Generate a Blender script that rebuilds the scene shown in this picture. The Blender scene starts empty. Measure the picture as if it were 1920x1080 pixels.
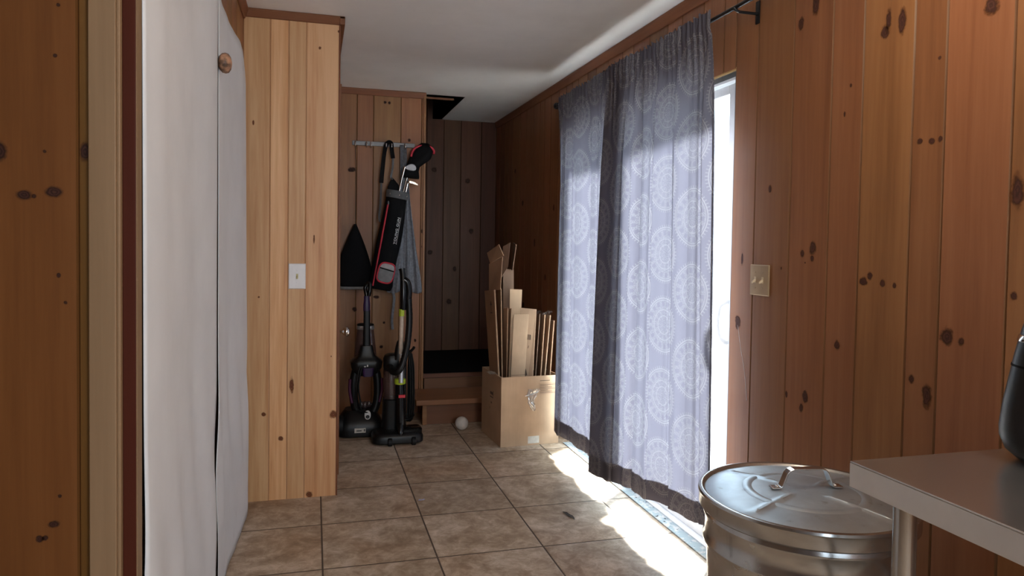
import bpy, bmesh, math, random
from mathutils import Vector, Matrix
random.seed(7)
scene = bpy.context.scene
COL = scene.collection
PI = math.pi
V = Vector

# ------------------------------------------------------------------ camera
F_PX, PITCH, YAW, ROLL, CX, CY, CAM_H = 1335.57, .0313, .2714, .0154, 960.0, 496.43, 1.3011
_f = V((math.sin(YAW)*math.cos(PITCH), math.cos(YAW)*math.cos(PITCH), -math.sin(PITCH)))
_r = V((math.cos(YAW), -math.sin(YAW), 0.0))
_u = _r.cross(_f)
_r, _u = math.cos(ROLL)*_r + math.sin(ROLL)*_u, -math.sin(ROLL)*_r + math.cos(ROLL)*_u
EYE = V((0, 0, CAM_H))
cd = bpy.data.cameras.new('camera'); cam = bpy.data.objects.new('camera', cd); COL.objects.link(cam)
cd.sensor_fit = 'HORIZONTAL'; cd.sensor_width = 36.0; cd.lens = F_PX/1920*36
cd.shift_y = -(540-CY)/1920; cd.clip_start = .02; cd.clip_end = 200
m = Matrix((( _r.x, _u.x, -_f.x, EYE.x), (_r.y, _u.y, -_f.y, EYE.y), (_r.z, _u.z, -_f.z, EYE.z), (0, 0, 0, 1)))
cam.matrix_world = m
scene.camera = cam

def at(u, v, **k):
    """point of the room seen at u, v on the plane x=, y= or z="""
    d = _f + _r*((u-CX)/F_PX) - _u*((v-CY)/F_PX)
    ax, val = list(k.items())[0]
    i = 'xyz'.index(ax)
    return EYE + d*((val-EYE[i])/d[i])

# ------------------------------------------------------------------ materials
def nodes(name):
    mt = bpy.data.materials.new(name); mt.use_nodes = True
    nt = mt.node_tree; nt.nodes.clear()
    out = nt.nodes.new('ShaderNodeOutputMaterial')
    return mt, nt, out

class NT:
    """tiny helper to wire nodes"""
    def __init__(s, nt): s.nt = nt
    def n(s, t, **kw):
        nd = s.nt.nodes.new('ShaderNode'+t)
        for k, v in kw.items():
            if k.startswith('i_'): s.set(nd, k[2:], v)
            else: setattr(nd, k, v)
        return nd
    def set(s, nd, key, v):
        key = int(key) if key.isdigit() else key.replace('_', ' ')
        sock = nd.inputs[key]
        if hasattr(v, 'is_output'): s.nt.links.new(v, sock)
        else: sock.default_value = v
    def m(s, op, a, b=None, c=None, clamp=False):
        nd = s.nt.nodes.new('ShaderNodeMath'); nd.operation = op; nd.use_clamp = clamp
        for i, x in enumerate((a, b, c)):
            if x is None: continue
            if hasattr(x, 'is_output'): s.nt.links.new(x, nd.inputs[i])
            else: nd.inputs[i].default_value = x
        return nd.outputs[0]
    def mix(s, fac, a, b, blend='MIX'):
        nd = s.nt.nodes.new('ShaderNodeMix'); nd.data_type = 'RGBA'; nd.blend_type = blend
        for i, x in ((0, fac), (6, a), (7, b)):
            if hasattr(x, 'is_output'): s.nt.links.new(x, nd.inputs[i])
            else: nd.inputs[i].default_value = x if i == 0 else (x if len(x) == 4 else (*x, 1))
        return nd.outputs[2]
    def ramp(s, fac, stops, interp='LINEAR'):
        nd = s.nt.nodes.new('ShaderNodeValToRGB'); cr = nd.color_ramp; cr.interpolation = interp
        while len(cr.elements) < len(stops): cr.elements.new(.5)
        for e, (p, c) in zip(cr.elements, stops):
            e.position = p; e.color = c if len(c) == 4 else (*c, 1)
        s.nt.links.new(fac, nd.inputs[0])
        return nd.outputs[0]
    def smooth(s, x, a, b):
        nd = s.nt.nodes.new('ShaderNodeMapRange'); nd.interpolation_type = 'SMOOTHSTEP'
        s.nt.links.new(x, nd.inputs[0]); nd.inputs[1].default_value = a; nd.inputs[2].default_value = b
        return nd.outputs[0]
    def objco(s, scale=(1, 1, 1), loc=(0, 0, 0), which='Object'):
        tc = s.nt.nodes.new('ShaderNodeTexCoord'); mp = s.nt.nodes.new('ShaderNodeMapping')
        mp.inputs['Scale'].default_value = scale; mp.inputs['Location'].default_value = loc
        s.nt.links.new(tc.outputs[which], mp.inputs[0])
        return mp.outputs[0]
    def noise(s, vec, scale=1, detail=4, rough=.55, w=None, dist=0):
        nd = s.nt.nodes.new('ShaderNodeTexNoise')
        if w is not None:
            nd.noise_dimensions = '4D'; s.set(nd, 'W', w)
        s.nt.links.new(vec, nd.inputs['Vector'])
        nd.inputs['Scale'].default_value = scale; nd.inputs['Detail'].default_value = detail
        nd.inputs['Roughness'].default_value = rough; nd.inputs['Distortion'].default_value = dist
        return nd.outputs['Fac']
    def bump(s, h, strength=.2, dist=.002):
        nd = s.nt.nodes.new('ShaderNodeBump'); nd.inputs['Strength'].default_value = strength
        nd.inputs['Distance'].default_value = dist; s.nt.links.new(h, nd.inputs['Height'])
        return nd.outputs[0]
    def bsdf(s, out, color, rough=.5, metal=0, spec=.5, normal=None, **kw):
        nd = s.nt.nodes.new('ShaderNodeBsdfPrincipled')
        s.set(nd, 'Base_Color', color if hasattr(color, 'is_output') else (*color[:3], 1))
        s.set(nd, 'Roughness', rough); s.set(nd, 'Metallic', metal); s.set(nd, 'Specular_IOR_Level', spec)
        if normal is not None: s.nt.links.new(normal, nd.inputs['Normal'])
        for k, v in kw.items(): s.set(nd, k, v)
        s.nt.links.new(nd.outputs[0], out.inputs[0])
        return nd

def plain(name, color, rough=.5, metal=0, spec=.5, var=.12, scale=25, bump=0.0, bscale=200, **kw):
    mt, nt, out = nodes(name); t = NT(nt); co = t.objco()
    n = t.noise(co, scale, 5)
    c = t.mix(t.smooth(n, .3, .7), tuple(x*(1-var) for x in color), tuple(min(1, x*(1+var)) for x in color))
    nr = None
    if bump: nr = t.bump(t.noise(co, bscale, 3), bump, .001)
    t.bsdf(out, c, rough, metal, spec, nr, **kw)
    return mt

def wood(name, dark, mid, light, rough=.45, spec=.4, streak=1.0, axis='z', fine=1.0, lo=.22, hi=.8):
    """pine: stretched grain, per board tint from the 'tint' attribute"""
    mt, nt, out = nodes(name); t = NT(nt)
    st = {'z': (1, 1, .045), 'x': (.045, 1, 1), 'y': (1, .045, 1)}[axis]
    at_ = t.n('Attribute', attribute_name='tint')
    w = t.m('MULTIPLY', at_.outputs['Fac'], 37.0)
    co = t.objco(st)
    g1 = t.noise(co, 11, 5, .6, w, 1.2)
    g2 = t.noise(co, 75, 4, .6, w)
    co2 = t.objco(tuple(x if x < 1 else .55 for x in st))
    g3 = t.noise(co2, 7, 2, .5, t.m('ADD', w, 9.0))
    g = t.m('ADD', t.m('MULTIPLY', g1, .62*streak), t.m('MULTIPLY', g2, .38*fine))
    g = t.m('ADD', g, t.m('MULTIPLY', t.m('SUBTRACT', g3, .5), .35))
    c = t.ramp(g, [(lo, dark), (.5, mid), (hi, light)])
    hs = t.n('HueSaturation')
    t.set(hs, 'Color', c)
    t.set(hs, 'Value', t.m('ADD', .80, t.m('MULTIPLY', at_.outputs['Fac'], .40)))
    t.set(hs, 'Hue', t.m('ADD', .492, t.m('MULTIPLY', t.m('FRACT', t.m('MULTIPLY', at_.outputs['Fac'], 7.3)), .016)))
    t.bsdf(out, hs.outputs[0], rough, 0, spec, t.bump(g2, .12, .001))
    return mt

def knot_mat(name, c0, c1, halo):
    mt, nt, out = nodes(name); t = NT(nt)
    uv = t.n('UVMap', uv_map='knot')
    ln = t.n('VectorMath', operation='LENGTH'); t.set(ln, '0', uv.outputs[0])
    nz = t.noise(t.objco(), 45, 4, .65)
    r = t.m('ADD', ln.outputs['Value'], t.m('MULTIPLY', t.m('SUBTRACT', nz, .5), 1.0))
    c = t.ramp(r, [(0, c1), (.2, c0), (.36, c1), (.5, c0), (.66, halo), (1, halo)])
    al = t.m('MULTIPLY', t.m('SUBTRACT', 1.0, t.smooth(r, .45, .95)), t.m('SUBTRACT', 1.0, t.smooth(ln.outputs['Value'], .85, 1.0)))
    p = t.n('BsdfPrincipled'); t.set(p, 'Base_Color', c); t.set(p, 'Roughness', .5); t.set(p, 'Specular_IOR_Level', .1)
    tr = t.n('BsdfTransparent')
    mx = t.n('MixShader'); t.set(mx, '0', al); t.set(mx, '1', tr.outputs[0]); t.set(mx, '2', p.outputs[0])
    nt.links.new(mx.outputs[0], out.inputs[0])
    return mt

M = {}
M['pine_red'] = wood('pine aged red', (.160, .060, .021), (.268, .112, .043), (.355, .162, .069))
M['pine_new'] = wood('pine fresh', (.37, .150, .060), (.55, .275, .122), (.68, .41, .22), streak=1.35, lo=.36, hi=.72)
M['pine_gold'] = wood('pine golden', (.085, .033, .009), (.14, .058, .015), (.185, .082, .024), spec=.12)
M['pine_mid'] = wood('pine middle', (.17, .068, .026), (.28, .122, .046), (.37, .175, .072))
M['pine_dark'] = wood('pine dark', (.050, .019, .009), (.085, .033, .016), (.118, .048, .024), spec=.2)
M['trim_red'] = wood('trim stained', (.13, .043, .018), (.20, .072, .028), (.26, .10, .04), axis='x')
M['trim_redy'] = wood('trim stained along y', (.14, .05, .02), (.23, .088, .035), (.30, .12, .05), axis='y')
M['trim_pale'] = wood('trim pale', (.19, .115, .062), (.25, .155, .088), (.30, .19, .11), fine=.6, spec=.12)
M['trim_maroon'] = wood('jamb maroon', (.055, .012, .007), (.072, .017, .010), (.088, .022, .013), fine=.4, spec=.08)
M['tread'] = wood('step pine', (.16, .066, .028), (.26, .115, .05), (.34, .16, .075), axis='x')
M['riser'] = wood('riser plywood', (.11, .042, .02), (.175, .07, .034), (.22, .095, .048), axis='x')
M['knot'] = knot_mat('knot dark', (.020, .009, .007), (.055, .022, .015), (.10, .038, .017))
M['knot_red'] = knot_mat('knot brown', (.048, .022, .018), (.095, .040, .028), (.15, .058, .024))
M['knot_new'] = knot_mat('knot fresh', (.09, .028, .014), (.22, .085, .04), (.33, .14, .055))
M['black_matte'] = plain('black matte', (.0035, .0035, .004), .85, spec=.12)
M['black_plastic'] = plain('black plastic', (.0045, .0045, .005), .38, spec=.32, bump=.05)
M['black_gloss'] = plain('black gloss plastic', (.004, .004, .0045), .2, spec=.4)
M['black_fabric'] = plain('black nylon', (.0045, .0045, .0055), .85, spec=.15, bump=.3, bscale=900)
M['rubber'] = plain('rubber', (.006, .006, .0065), .6, spec=.3)
M['cord'] = plain('cord', (.0045, .0045, .0045), .5, spec=.3)
M['grey_fabric'] = plain('grey webbing', (.10, .103, .11), .8, bump=.3, bscale=700)
M['grey_mesh'] = plain('grey mesh', (.21, .21, .215), .8, bump=.4, bscale=900)
M['pale_mesh'] = plain('pale grey mesh', (.38, .36, .37), .8, bump=.4, bscale=900)
M['red_fabric'] = plain('red piping', (.50, .022, .045), .6)
M['white_paint'] = plain('white lettering', (.75, .75, .76), .6)
M['steel'] = plain('steel', (.62, .62, .63), .25, 1.0)
M['chrome'] = plain('chrome', (.75, .74, .72), .12, 1.0, var=.03)
M['iron_face'] = plain('iron face', (.22, .22, .235), .4, .7)
M['rail_metal'] = plain('rail galvanized', (.20, .20, .205), .45, .6)
M['jersey'] = plain('grey jersey', (.20, .21, .24), .95, bump=.5, bscale=350, var=.2, scale=60)
M['purple'] = plain('purple plastic', (.030, .012, .055), .32, spec=.35)
M['magenta'] = plain('magenta plastic', (.075, .012, .045), .25)
M['lime'] = plain('lime plastic', (.42, .55, .035), .4)
M['beige'] = plain('beige tube', (.55, .45, .36), .4)
M['silver'] = plain('silver tube', (.66, .67, .68), .28, .75)
M['sticker'] = plain('sticker', (.55, .52, .46), .5)
M['sticker_ink'] = plain('sticker ink', (.05, .05, .05), .5)
M['badge'] = plain('badge', (.62, .62, .62), .35)
M['red_label'] = plain('red label', (.62, .03, .05), .4)
M['plate_white'] = plain('plate white', (.78, .77, .78), .35, var=.03)
M['plate_brass'] = plain('plate brass', (.40, .29, .17), .42, .5, var=.06)
M['toggle_brass'] = plain('toggle ivory', (.62, .50, .33), .35)
M['toggle_yellow'] = plain('toggle yellowed', (.50, .44, .22), .4)
M['rod'] = plain('rod', (.008, .008, .009), .35, .3)
M['vinyl'] = plain('vinyl frame', (.80, .83, .84), .35, var=.03)
M['grey_gasket'] = plain('weatherstrip', (.12, .13, .135), .7)
M['raw_wood'] = wood('raw lumber edge', (.55, .32, .12), (.68, .44, .19), (.78, .56, .28), axis='y')
M['paper'] = plain('paper scrap', (.42, .45, .66), .8)
M['leaf'] = plain('dry leaf', (.055, .042, .035), .8, var=.4)
M['knob_wood'] = plain('wooden knob', (.30, .16, .095), .5, var=.8, scale=45)
M['shaft_dark'] = plain('near-black brown', (.02, .013, .011), .8)  # near-black colour for the inside walls of the closet
M['outside_deck'] = plain('concrete outside', (.62, .60, .57), .9, scale=3)
M['print'] = plain('box print', (.10, .065, .045), .8)

def cardboard(name, c):
    mt, nt, out = nodes(name); t = NT(nt)
    co = t.objco()
    n = t.noise(co, 5, 4); fl = t.noise(t.objco((160, 160, 4)), 1, 2)
    col = t.mix(t.smooth(n, .25, .75), tuple(x*.88 for x in c), tuple(x*1.1 for x in c))
    col = t.mix(t.m('MULTIPLY', t.smooth(fl, .3, .7), .18), col, tuple(x*.72 for x in c))
    t.bsdf(out, col, .8, 0, .25, t.bump(fl, .1, .0008))
    return mt
M['cardboard'] = cardboard('cardboard', (.42, .275, .175))
M['cardboard_b'] = cardboard('cardboard pale', (.47, .32, .205))
M['cardboard_c'] = cardboard('cardboard brown', (.34, .205, .125))
M['cardboard_in'] = cardboard('cardboard dark', (.20, .125, .085))

def clear(name, tint=(1, 1, 1), gloss=.12, rough=.05, fac=.0, body=(.1, .1, .1)):
    """thin clear plastic or glass: see-through with a glossy coat"""
    mt, nt, out = nodes(name); t = NT(nt)
    tr = t.n('BsdfTransparent'); t.set(tr, 'Color', (*tint, 1))
    gl = t.n('BsdfGlossy'); t.set(gl, 'Roughness', rough)
    df = t.n('BsdfDiffuse'); t.set(df, 'Color', (*body, 1))
    lw = t.n('LayerWeight'); t.set(lw, 'Blend', .5)
    fr5 = t.m('POWER', lw.outputs['Facing'], 4.0)
    m1 = t.n('MixShader'); t.set(m1, '0', fac); t.set(m1, '1', tr.outputs[0]); t.set(m1, '2', df.outputs[0])
    m2 = t.n('MixShader'); t.set(m2, '0', t.m('ADD', t.m('MULTIPLY', fr5, .5), .02+gloss*.2, clamp=True)); t.set(m2, '1', m1.outputs[0]); t.set(m2, '2', gl.outputs[0])
    nt.links.new(m2.outputs[0], out.inputs[0])
    return mt
M['glass'] = clear('window glass', (.97, .99, .985), 0.05, .0)
M['tank'] = clear('smoky tank', (.62, .55, .56), .3, .12, .32, (.13, .09, .09))
M['wrap'] = clear('plastic wrap', (.93, .93, .93), 1.2, .18, .10, (.7, .7, .7))

def galvanized(name, base, rough, metal=.92):
    mt, nt, out = nodes(name); t = NT(nt)
    co = t.objco()
    vo = t.n('TexVoronoi', feature='F1'); t.set(vo, 'Vector', co); t.set(vo, 'Scale', 42)
    n = t.noise(co, 7, 5); s = t.noise(t.objco((1, 1, .2)), 30, 4)
    bw = t.n('RGBToBW'); t.set(bw, 'Color', vo.outputs['Color'])
    c = t.mix(t.smooth(n, .3, .75), tuple(x*.8 for x in base), tuple(min(1, x*1.1) for x in base))
    c = t.mix(t.m('MULTIPLY', bw.outputs[0], .22), c, tuple(x*.72 for x in base))
    c = t.mix(t.m('MULTIPLY', t.smooth(s, .62, .8), .45), c, (.12, .11, .10))
    r = t.m('ADD', rough-.06, t.m('ADD', t.m('MULTIPLY', n, .14), t.m('MULTIPLY', bw.outputs[0], .06)))
    t.bsdf(out, c, r, metal, .5, t.bump(n, .08, .003))
    return mt
M['galv'] = galvanized('galvanized steel', (.54, .54, .53), .20)
M['galv_lid_skytint'] = galvanized('galvanized lid', (.62, .72, .79), .37, .85)  # blue of the reflected sky is mixed into the lid's base colour

def stainless(name, base, rough, axis):
    mt, nt, out = nodes(name); t = NT(nt)
    sc = {'y': (220, 2, 220), 'z': (120, 120, 2)}[axis]
    b = t.noise(t.objco(sc), 1, 3); n = t.noise(t.objco(), 9, 5); sp = t.noise(t.objco(), 160, 2)
    c = t.mix(t.smooth(n, .35, .75), tuple(x*.92 for x in base), base)
    c = t.mix(t.m('MULTIPLY', t.smooth(sp, .70, .76), .25), c, (.85, .83, .8))
    r = t.m('ADD', rough-.03, t.m('ADD', t.m('MULTIPLY', b, .02), t.m('MULTIPLY', n, .06)))
    t.bsdf(out, c, r, .9, .5)
    return mt
M['stainless'] = stainless('stainless worktop', (.54, .52, .50), .24, 'y')
M['stainless_edge_lit'] = stainless('stainless edge', (.80, .78, .75), .45, 'y')  # brighter copy of the worktop steel, light on the apron put into the colour
M['stainless_leg'] = stainless('stainless tube', (.55, .54, .52), .22, 'z')

def tile_floor():
    mt, nt, out = nodes('floor tiles'); t = NT(nt)
    T, X0, Y0 = .4572, .4982, 2.8655
    tc = t.n('TexCoord'); sx = t.n('SeparateXYZ'); t.set(sx, '0', tc.outputs['Object'])
    gx = t.m('DIVIDE', t.m('SUBTRACT', sx.outputs[0], X0), T)
    gy = t.m('DIVIDE', t.m('SUBTRACT', sx.outputs[1], Y0), T)
    fx, fy = t.m('FRACT', t.m('ADD', gx, 40)), t.m('FRACT', t.m('ADD', gy, 40))
    dx = t.m('MINIMUM', fx, t.m('SUBTRACT', 1.0, fx)); dy = t.m('MINIMUM', fy, t.m('SUBTRACT', 1.0, fy))
    d = t.m('MULTIPLY', t.m('MINIMUM', dx, dy), T)
    wob = t.m('MULTIPLY', t.m('SUBTRACT', t.noise(tc.outputs['Object'], 60, 2), .5), .0015)
    d = t.m('ADD', d, wob)
    grout = t.m('SUBTRACT', 1.0, t.smooth(d, .0028, .0042))
    ix, iy = t.m('FLOOR', gx), t.m('FLOOR', gy)
    cv = t.n('CombineXYZ'); t.set(cv, '0', ix); t.set(cv, '1', iy)
    wn = t.n('TexWhiteNoise', noise_dimensions='2D'); t.set(wn, 'Vector', cv.outputs[0])
    off = t.n('VectorMath', operation='MULTIPLY_ADD'); t.set(off, '0', wn.outputs['Color']); t.set(off, '1', (30, 30, 30)); t.set(off, '2', tc.outputs['Object'])
    n1 = t.noise(off.outputs[0], 5.5, 8, .68, None, .8)
    n2 = t.noise(off.outputs[0], 19, 7, .75, None, .6)
    n3 = t.noise(off.outputs[0], 2.2, 3, .5)
    g = t.m('ADD', t.m('MULTIPLY', n1, .5), t.m('MULTIPLY', n2, .5))
    c = t.ramp(g, [(.38, (.255, .175, .115)), (.47, (.37, .275, .19)), (.53, (.47, .37, .275)), (.62, (.63, .53, .43))])
    c = t.mix(t.smooth(n3, .45, .75), c, t.mix(1.0, c, (1.0, .90, .82), 'MULTIPLY'))
    hs = t.n('HueSaturation'); t.set(hs, 'Color', c); t.set(hs, 'Value', t.m('ADD', .9, t.m('MULTIPLY', wn.outputs['Value'], .2)))
    col = t.mix(grout, hs.outputs[0], (.085, .060, .042))
    h = t.m('ADD', t.smooth(d, .0025, .008), t.m('MULTIPLY', n2, .10))
    r = t.m('ADD', .36, t.m('MULTIPLY', n2, .22))
    t.bsdf(out, col, t.m('ADD', r, t.m('MULTIPLY', grout, .3)), 0, .4, t.bump(h, .55, .0022))
    return mt
M['tile'] = tile_floor()

def plaster():
    mt, nt, out = nodes('ceiling plaster'); t = NT(nt); co = t.objco()
    n = t.noise(co, 3.2, 6, .6); f = t.noise(co, 90, 3)
    c = t.mix(t.smooth(n, .35, .7), (.80, .79, .78), (.85, .84, .83))
    sp = t.noise(co, 34, 2)
    c = t.mix(t.m('MULTIPLY', t.smooth(sp, .745, .78), .35), c, (.25, .23, .21))
    t.bsdf(out, c, .75, 0, .2, t.bump(t.m('ADD', n, t.m('MULTIPLY', f, .06)), .35, .012))
    return mt
M['plaster'] = plaster()

def white_cloth():
    mt, nt, out = nodes('white cotton'); t = NT(nt); co = t.objco()
    n = t.noise(co, 4, 5); st = t.noise(t.objco((1, 5, 1.6)), 6, 5, .7)
    sep = t.n('SeparateXYZ'); t.set(sep, '0', t.n('TexCoord').outputs['Object'])
    low = t.m('SUBTRACT', 1.0, t.smooth(sep.outputs[2], .0, .55))
    dirt = t.m('MULTIPLY', t.m('MULTIPLY', t.smooth(st, .58, .75), low), .5)
    c = t.mix(t.smooth(n, .3, .7), (.68, .695, .72), (.73, .745, .77))
    c = t.mix(dirt, c, (.42, .39, .35))
    w = t.noise(co, 700, 2)
    p = t.bsdf(out, c, .85, 0, .2, t.bump(w, .15, .0006))
    return mt
M['white_cloth'] = white_cloth()

def medallion_fabric():
    """grey lavender cloth with pale lace medallions, lets light through"""
    mt, nt, out = nodes('medallion curtain cloth'); t = NT(nt)
    uv = t.n('UVMap', uv_map='cloth'); sp = t.n('SeparateXYZ'); t.set(sp, '0', uv.outputs[0])
    CW, RH, R = .238, .315, .120
    def lattice(ou, ov):
        a = t.m('DIVIDE', t.m('SUBTRACT', sp.outputs[0], ou), CW*2)
        b = t.m('DIVIDE', t.m('SUBTRACT', sp.outputs[1], ov), RH)
        a = t.m('MULTIPLY', t.m('SUBTRACT', t.m('FRACT', t.m('ADD', a, 20.5)), .5), CW*2/R)
        b = t.m('MULTIPLY', t.m('SUBTRACT', t.m('FRACT', t.m('ADD', b, 20.5)), .5), RH/R)
        r = t.m('SQRT', t.m('ADD', t.m('MULTIPLY', a, a), t.m('MULTIPLY', b, b)))
        th = t.m('ARCTAN2', b, a)
        def ring(r0, w): return t.m('SUBTRACT', 1.0, t.smooth(t.m('ABSOLUTE', t.m('SUBTRACT', r, r0)), w*.6, w))
        def band(lo, hi): return t.m('MULTIPLY', t.m('GREATER_THAN', r, lo), t.m('LESS_THAN', r, hi))
        def rays(n, ph, lo, hi): return t.smooth(t.m('SINE', t.m('ADD', t.m('MULTIPLY', th, float(n)), ph)), lo, hi)
        nz = t.noise(uv.outputs[0], 190, 3, .6)
        lace = t.smooth(nz, .44, .56)
        lobe = t.m('MULTIPLY', rays(18, 0, -.2, .1), t.smooth(t.m('ABSOLUTE', t.m('SUBTRACT', r, .76)), .14, .09))
        petals = t.m('MULTIPLY', band(.58, .915), t.m('SUBTRACT', 1.0, lobe))
        petals = t.m('MULTIPLY', petals, t.m('ADD', .10, t.m('MULTIPLY', lace, .62)))
        petals = t.m('MAXIMUM', petals, t.m('MULTIPLY', band(.58, .70), t.m('MULTIPLY', lace, .75)))
        inner = t.m('MULTIPLY', t.m('LESS_THAN', r, .56), t.m('MULTIPLY', lace, t.m('ADD', .42, t.m('MULTIPLY', rays(12, .6, -.3, .5), .40))))
        spk = t.m('MULTIPLY', band(1.0, 1.10), t.m('MULTIPLY', rays(56, 0, .35, .75), .7))
        s = t.m('MAXIMUM', ring(.99, .026), t.m('MULTIPLY', ring(.925, .016), .9))
        s = t.m('MAXIMUM', s, t.m('MAXIMUM', ring(.56, .02), ring(.34, .02)))
        s = t.m('MAXIMUM', s, t.m('MAXIMUM', petals, inner))
        s = t.m('MAXIMUM', s, spk)
        return s
    pat = t.m('MAXIMUM', lattice(0, 0), lattice(CW, RH/2), clamp=True)
    n = t.noise(uv.outputs[0], 3, 4); wv = t.noise(uv.outputs[0], 420, 2)
    base = t.mix(n, (.098, .092, .112), (.112, .106, .124))
    base = t.mix(t.m('MULTIPLY', wv, .25), base, (.075, .07, .08))
    c = t.mix(t.m('MULTIPLY', pat, .42), base, (.34, .325, .32))
    tcol = t.mix(t.m('MULTIPLY', pat, .40), t.mix(n, (.40, .40, .525), (.44, .44, .56)), (.74, .755, .80))
    df = t.n('BsdfDiffuse'); t.set(df, 'Color', c); t.set(df, 'Normal', t.bump(wv, .2, .0008))
    tl = t.n('BsdfTranslucent'); t.set(tl, 'Color', tcol)
    mx = t.n('MixShader'); t.set(mx, '0', .052); t.set(mx, '1', df.outputs[0]); t.set(mx, '2', tl.outputs[0])
    nt.links.new(mx.outputs[0], out.inputs[0])
    return mt
M['medallion'] = medallion_fabric()

# ------------------------------------------------------------------ mesh helpers
def mark(o, label=None, cat=None, group=None, kind=None):
    if label: o['label'] = label
    if cat: o['category'] = cat
    if group: o['group'] = group
    if kind: o['kind'] = kind
    return o

def thing(name, loc, label, cat, group=None):
    o = bpy.data.objects.new(name, None); COL.objects.link(o)
    o.location = loc; o.empty_display_size = .05
    return mark(o, label, cat, group)

def top(o):
    while o.parent: o = o.parent
    return o

def mk(name, bm, mats, parent=None, loc=None, smooth=35, bevel=0, seg=2, sub=0, label=None):
    """link a bmesh drawn in room coordinates as ONE mesh object"""
    org = V(top(parent).location) if parent else V(loc or (0, 0, 0))
    bmesh.ops.translate(bm, verts=bm.verts, vec=-org)
    me = bpy.data.meshes.new(name); bm.normal_update(); bm.to_mesh(me); bm.free()
    for x in (mats if isinstance(mats, (list, tuple)) else [mats]):
        me.materials.append(M[x] if isinstance(x, str) else x)
    o = bpy.data.objects.new(name, me); COL.objects.link(o)
    if parent: o.parent = parent
    else: o.location = org
    if smooth is not None:
        me.shade_smooth()
        if smooth < 180 and not sub: me.set_sharp_from_angle(angle=math.radians(smooth))
    if sub:
        sm = o.modifiers.new('subdivision', 'SUBSURF'); sm.levels = sub; sm.render_levels = sub
    if bevel:
        b = o.modifiers.new('bevel', 'BEVEL'); b.width = bevel; b.segments = seg; b.limit_method = 'ANGLE'; b.angle_limit = math.radians(40)
        b.harden_normals = False
    if label: o['label'] = label
    return o

def tint_face(bm, faces, val=None):
    l = bm.loops.layers.float_color.get('tint') or bm.loops.layers.float_color.new('tint')
    val = random.random() if val is None else val
    for f in faces:
        for lp in f.loops: lp[l] = (val, val, val, 1)

def box(bm, lo, hi, mat=0, tint=None):
    x0, y0, z0 = lo; x1, y1, z1 = hi
    vs = [bm.verts.new(p) for p in ((x0,y0,z0),(x1,y0,z0),(x1,y1,z0),(x0,y1,z0),(x0,y0,z1),(x1,y0,z1),(x1,y1,z1),(x0,y1,z1))]
    fs = [bm.faces.new([vs[i] for i in q]) for q in ((3,2,1,0),(4,5,6,7),(0,1,5,4),(1,2,6,5),(2,3,7,6),(3,0,4,7))]
    for f in fs: f.material_index = mat
    if tint is not False: tint_face(bm, fs, tint)
    return fs

def frame_of(a):
    a = V(a).normalized()
    r = V((0, 0, 1)) if abs(a.z) < .9 else V((1, 0, 0))
    s = a.cross(r).normalized(); n = s.cross(a).normalized()
    return a, s, n

def rings(bm, rs, cap=True, closed=True, mat=0):
    """skin a list of vertex rings (lists of points)"""
    vv = [[bm.verts.new(p) for p in r] for r in rs]
    n = len(vv[0]); fs = []
    for a, b in zip(vv, vv[1:]):
        for i in range(n if closed else n-1):
            j = (i+1) % n
            fs.append(bm.faces.new((a[i], a[j], b[j], b[i])))
    if cap and closed:
        fs.append(bm.faces.new(list(reversed(vv[0])))); fs.append(bm.faces.new(vv[-1]))
    for f in fs: f.material_index = mat
    return fs

def circle(c, s, n, rx, ry, k=20, pw=1.0):
    out = []
    for i in range(k):
        t = 2*PI*i/k; cx, sy = math.cos(t), math.sin(t)
        if pw != 1: cx, sy = math.copysign(abs(cx)**pw, cx), math.copysign(abs(sy)**pw, sy)
        out.append(V(c) + s*rx*cx + n*ry*sy)
    return out

def cyl(bm, p, q, r0, r1=None, k=20, mat=0):
    r1 = r0 if r1 is None else r1
    a, s, n = frame_of(V(q)-V(p))
    return rings(bm, [circle(p, s, n, r0, r0, k), circle(q, s, n, r1, r1, k)], mat=mat)

def lathe(bm, base, prof, k=40, axis=(0, 0, 1), cap=True, mat=0):
    """prof: (radius, height) from base along axis"""
    a = V(axis).normalized()
    if abs(a.z) > .99: s, n = V((1, 0, 0)), V((0, 1, 0))*(1 if a.z > 0 else -1)
    else: _, s, n = frame_of(a)
    if a.z <= .99: n = a.cross(s)
    return rings(bm, [circle(V(base)+a*h, s, n, max(r, 1e-4), max(r, 1e-4), k) for r, h in prof], cap=cap, mat=mat)

def smooth_path(pts, n=6):
    pts = [V(p) for p in pts]; out = []
    P = [pts[0]*2-pts[1]] + pts + [pts[-1]*2-pts[-2]]
    for i in range(1, len(P)-2):
        p0, p1, p2, p3 = P[i-1:i+3]
        for k in range(n):
            t = k/n
            out.append(.5*((2*p1)+(p2-p0)*t+(2*p0-5*p1+4*p2-p3)*t*t+(3*p1-p0-3*p2+p3)*t**3))
    out.append(pts[-1]); return out

def tube(bm, pts, r, k=12, mat=0, rs=None, flat=1.0, up=None, cap=True):
    """round (or flattened) tube along a polyline"""
    pts = [V(p) for p in pts]; n = None; out = []
    for i, p in enumerate(pts):
        d = (pts[min(i+1, len(pts)-1)] - pts[max(i-1, 0)]).normalized()
        if n is None:
            n = V(up) if up else (V((0, 0, 1)) if abs(d.z) < .9 else V((0, 1, 0)))
        n = (n - d*n.dot(d)).normalized(); s = d.cross(n)
        rr = rs[i] if rs else r
        out.append(circle(p, s, n, rr, rr*flat, k))
    return rings(bm, out, mat=mat, cap=cap)

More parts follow.
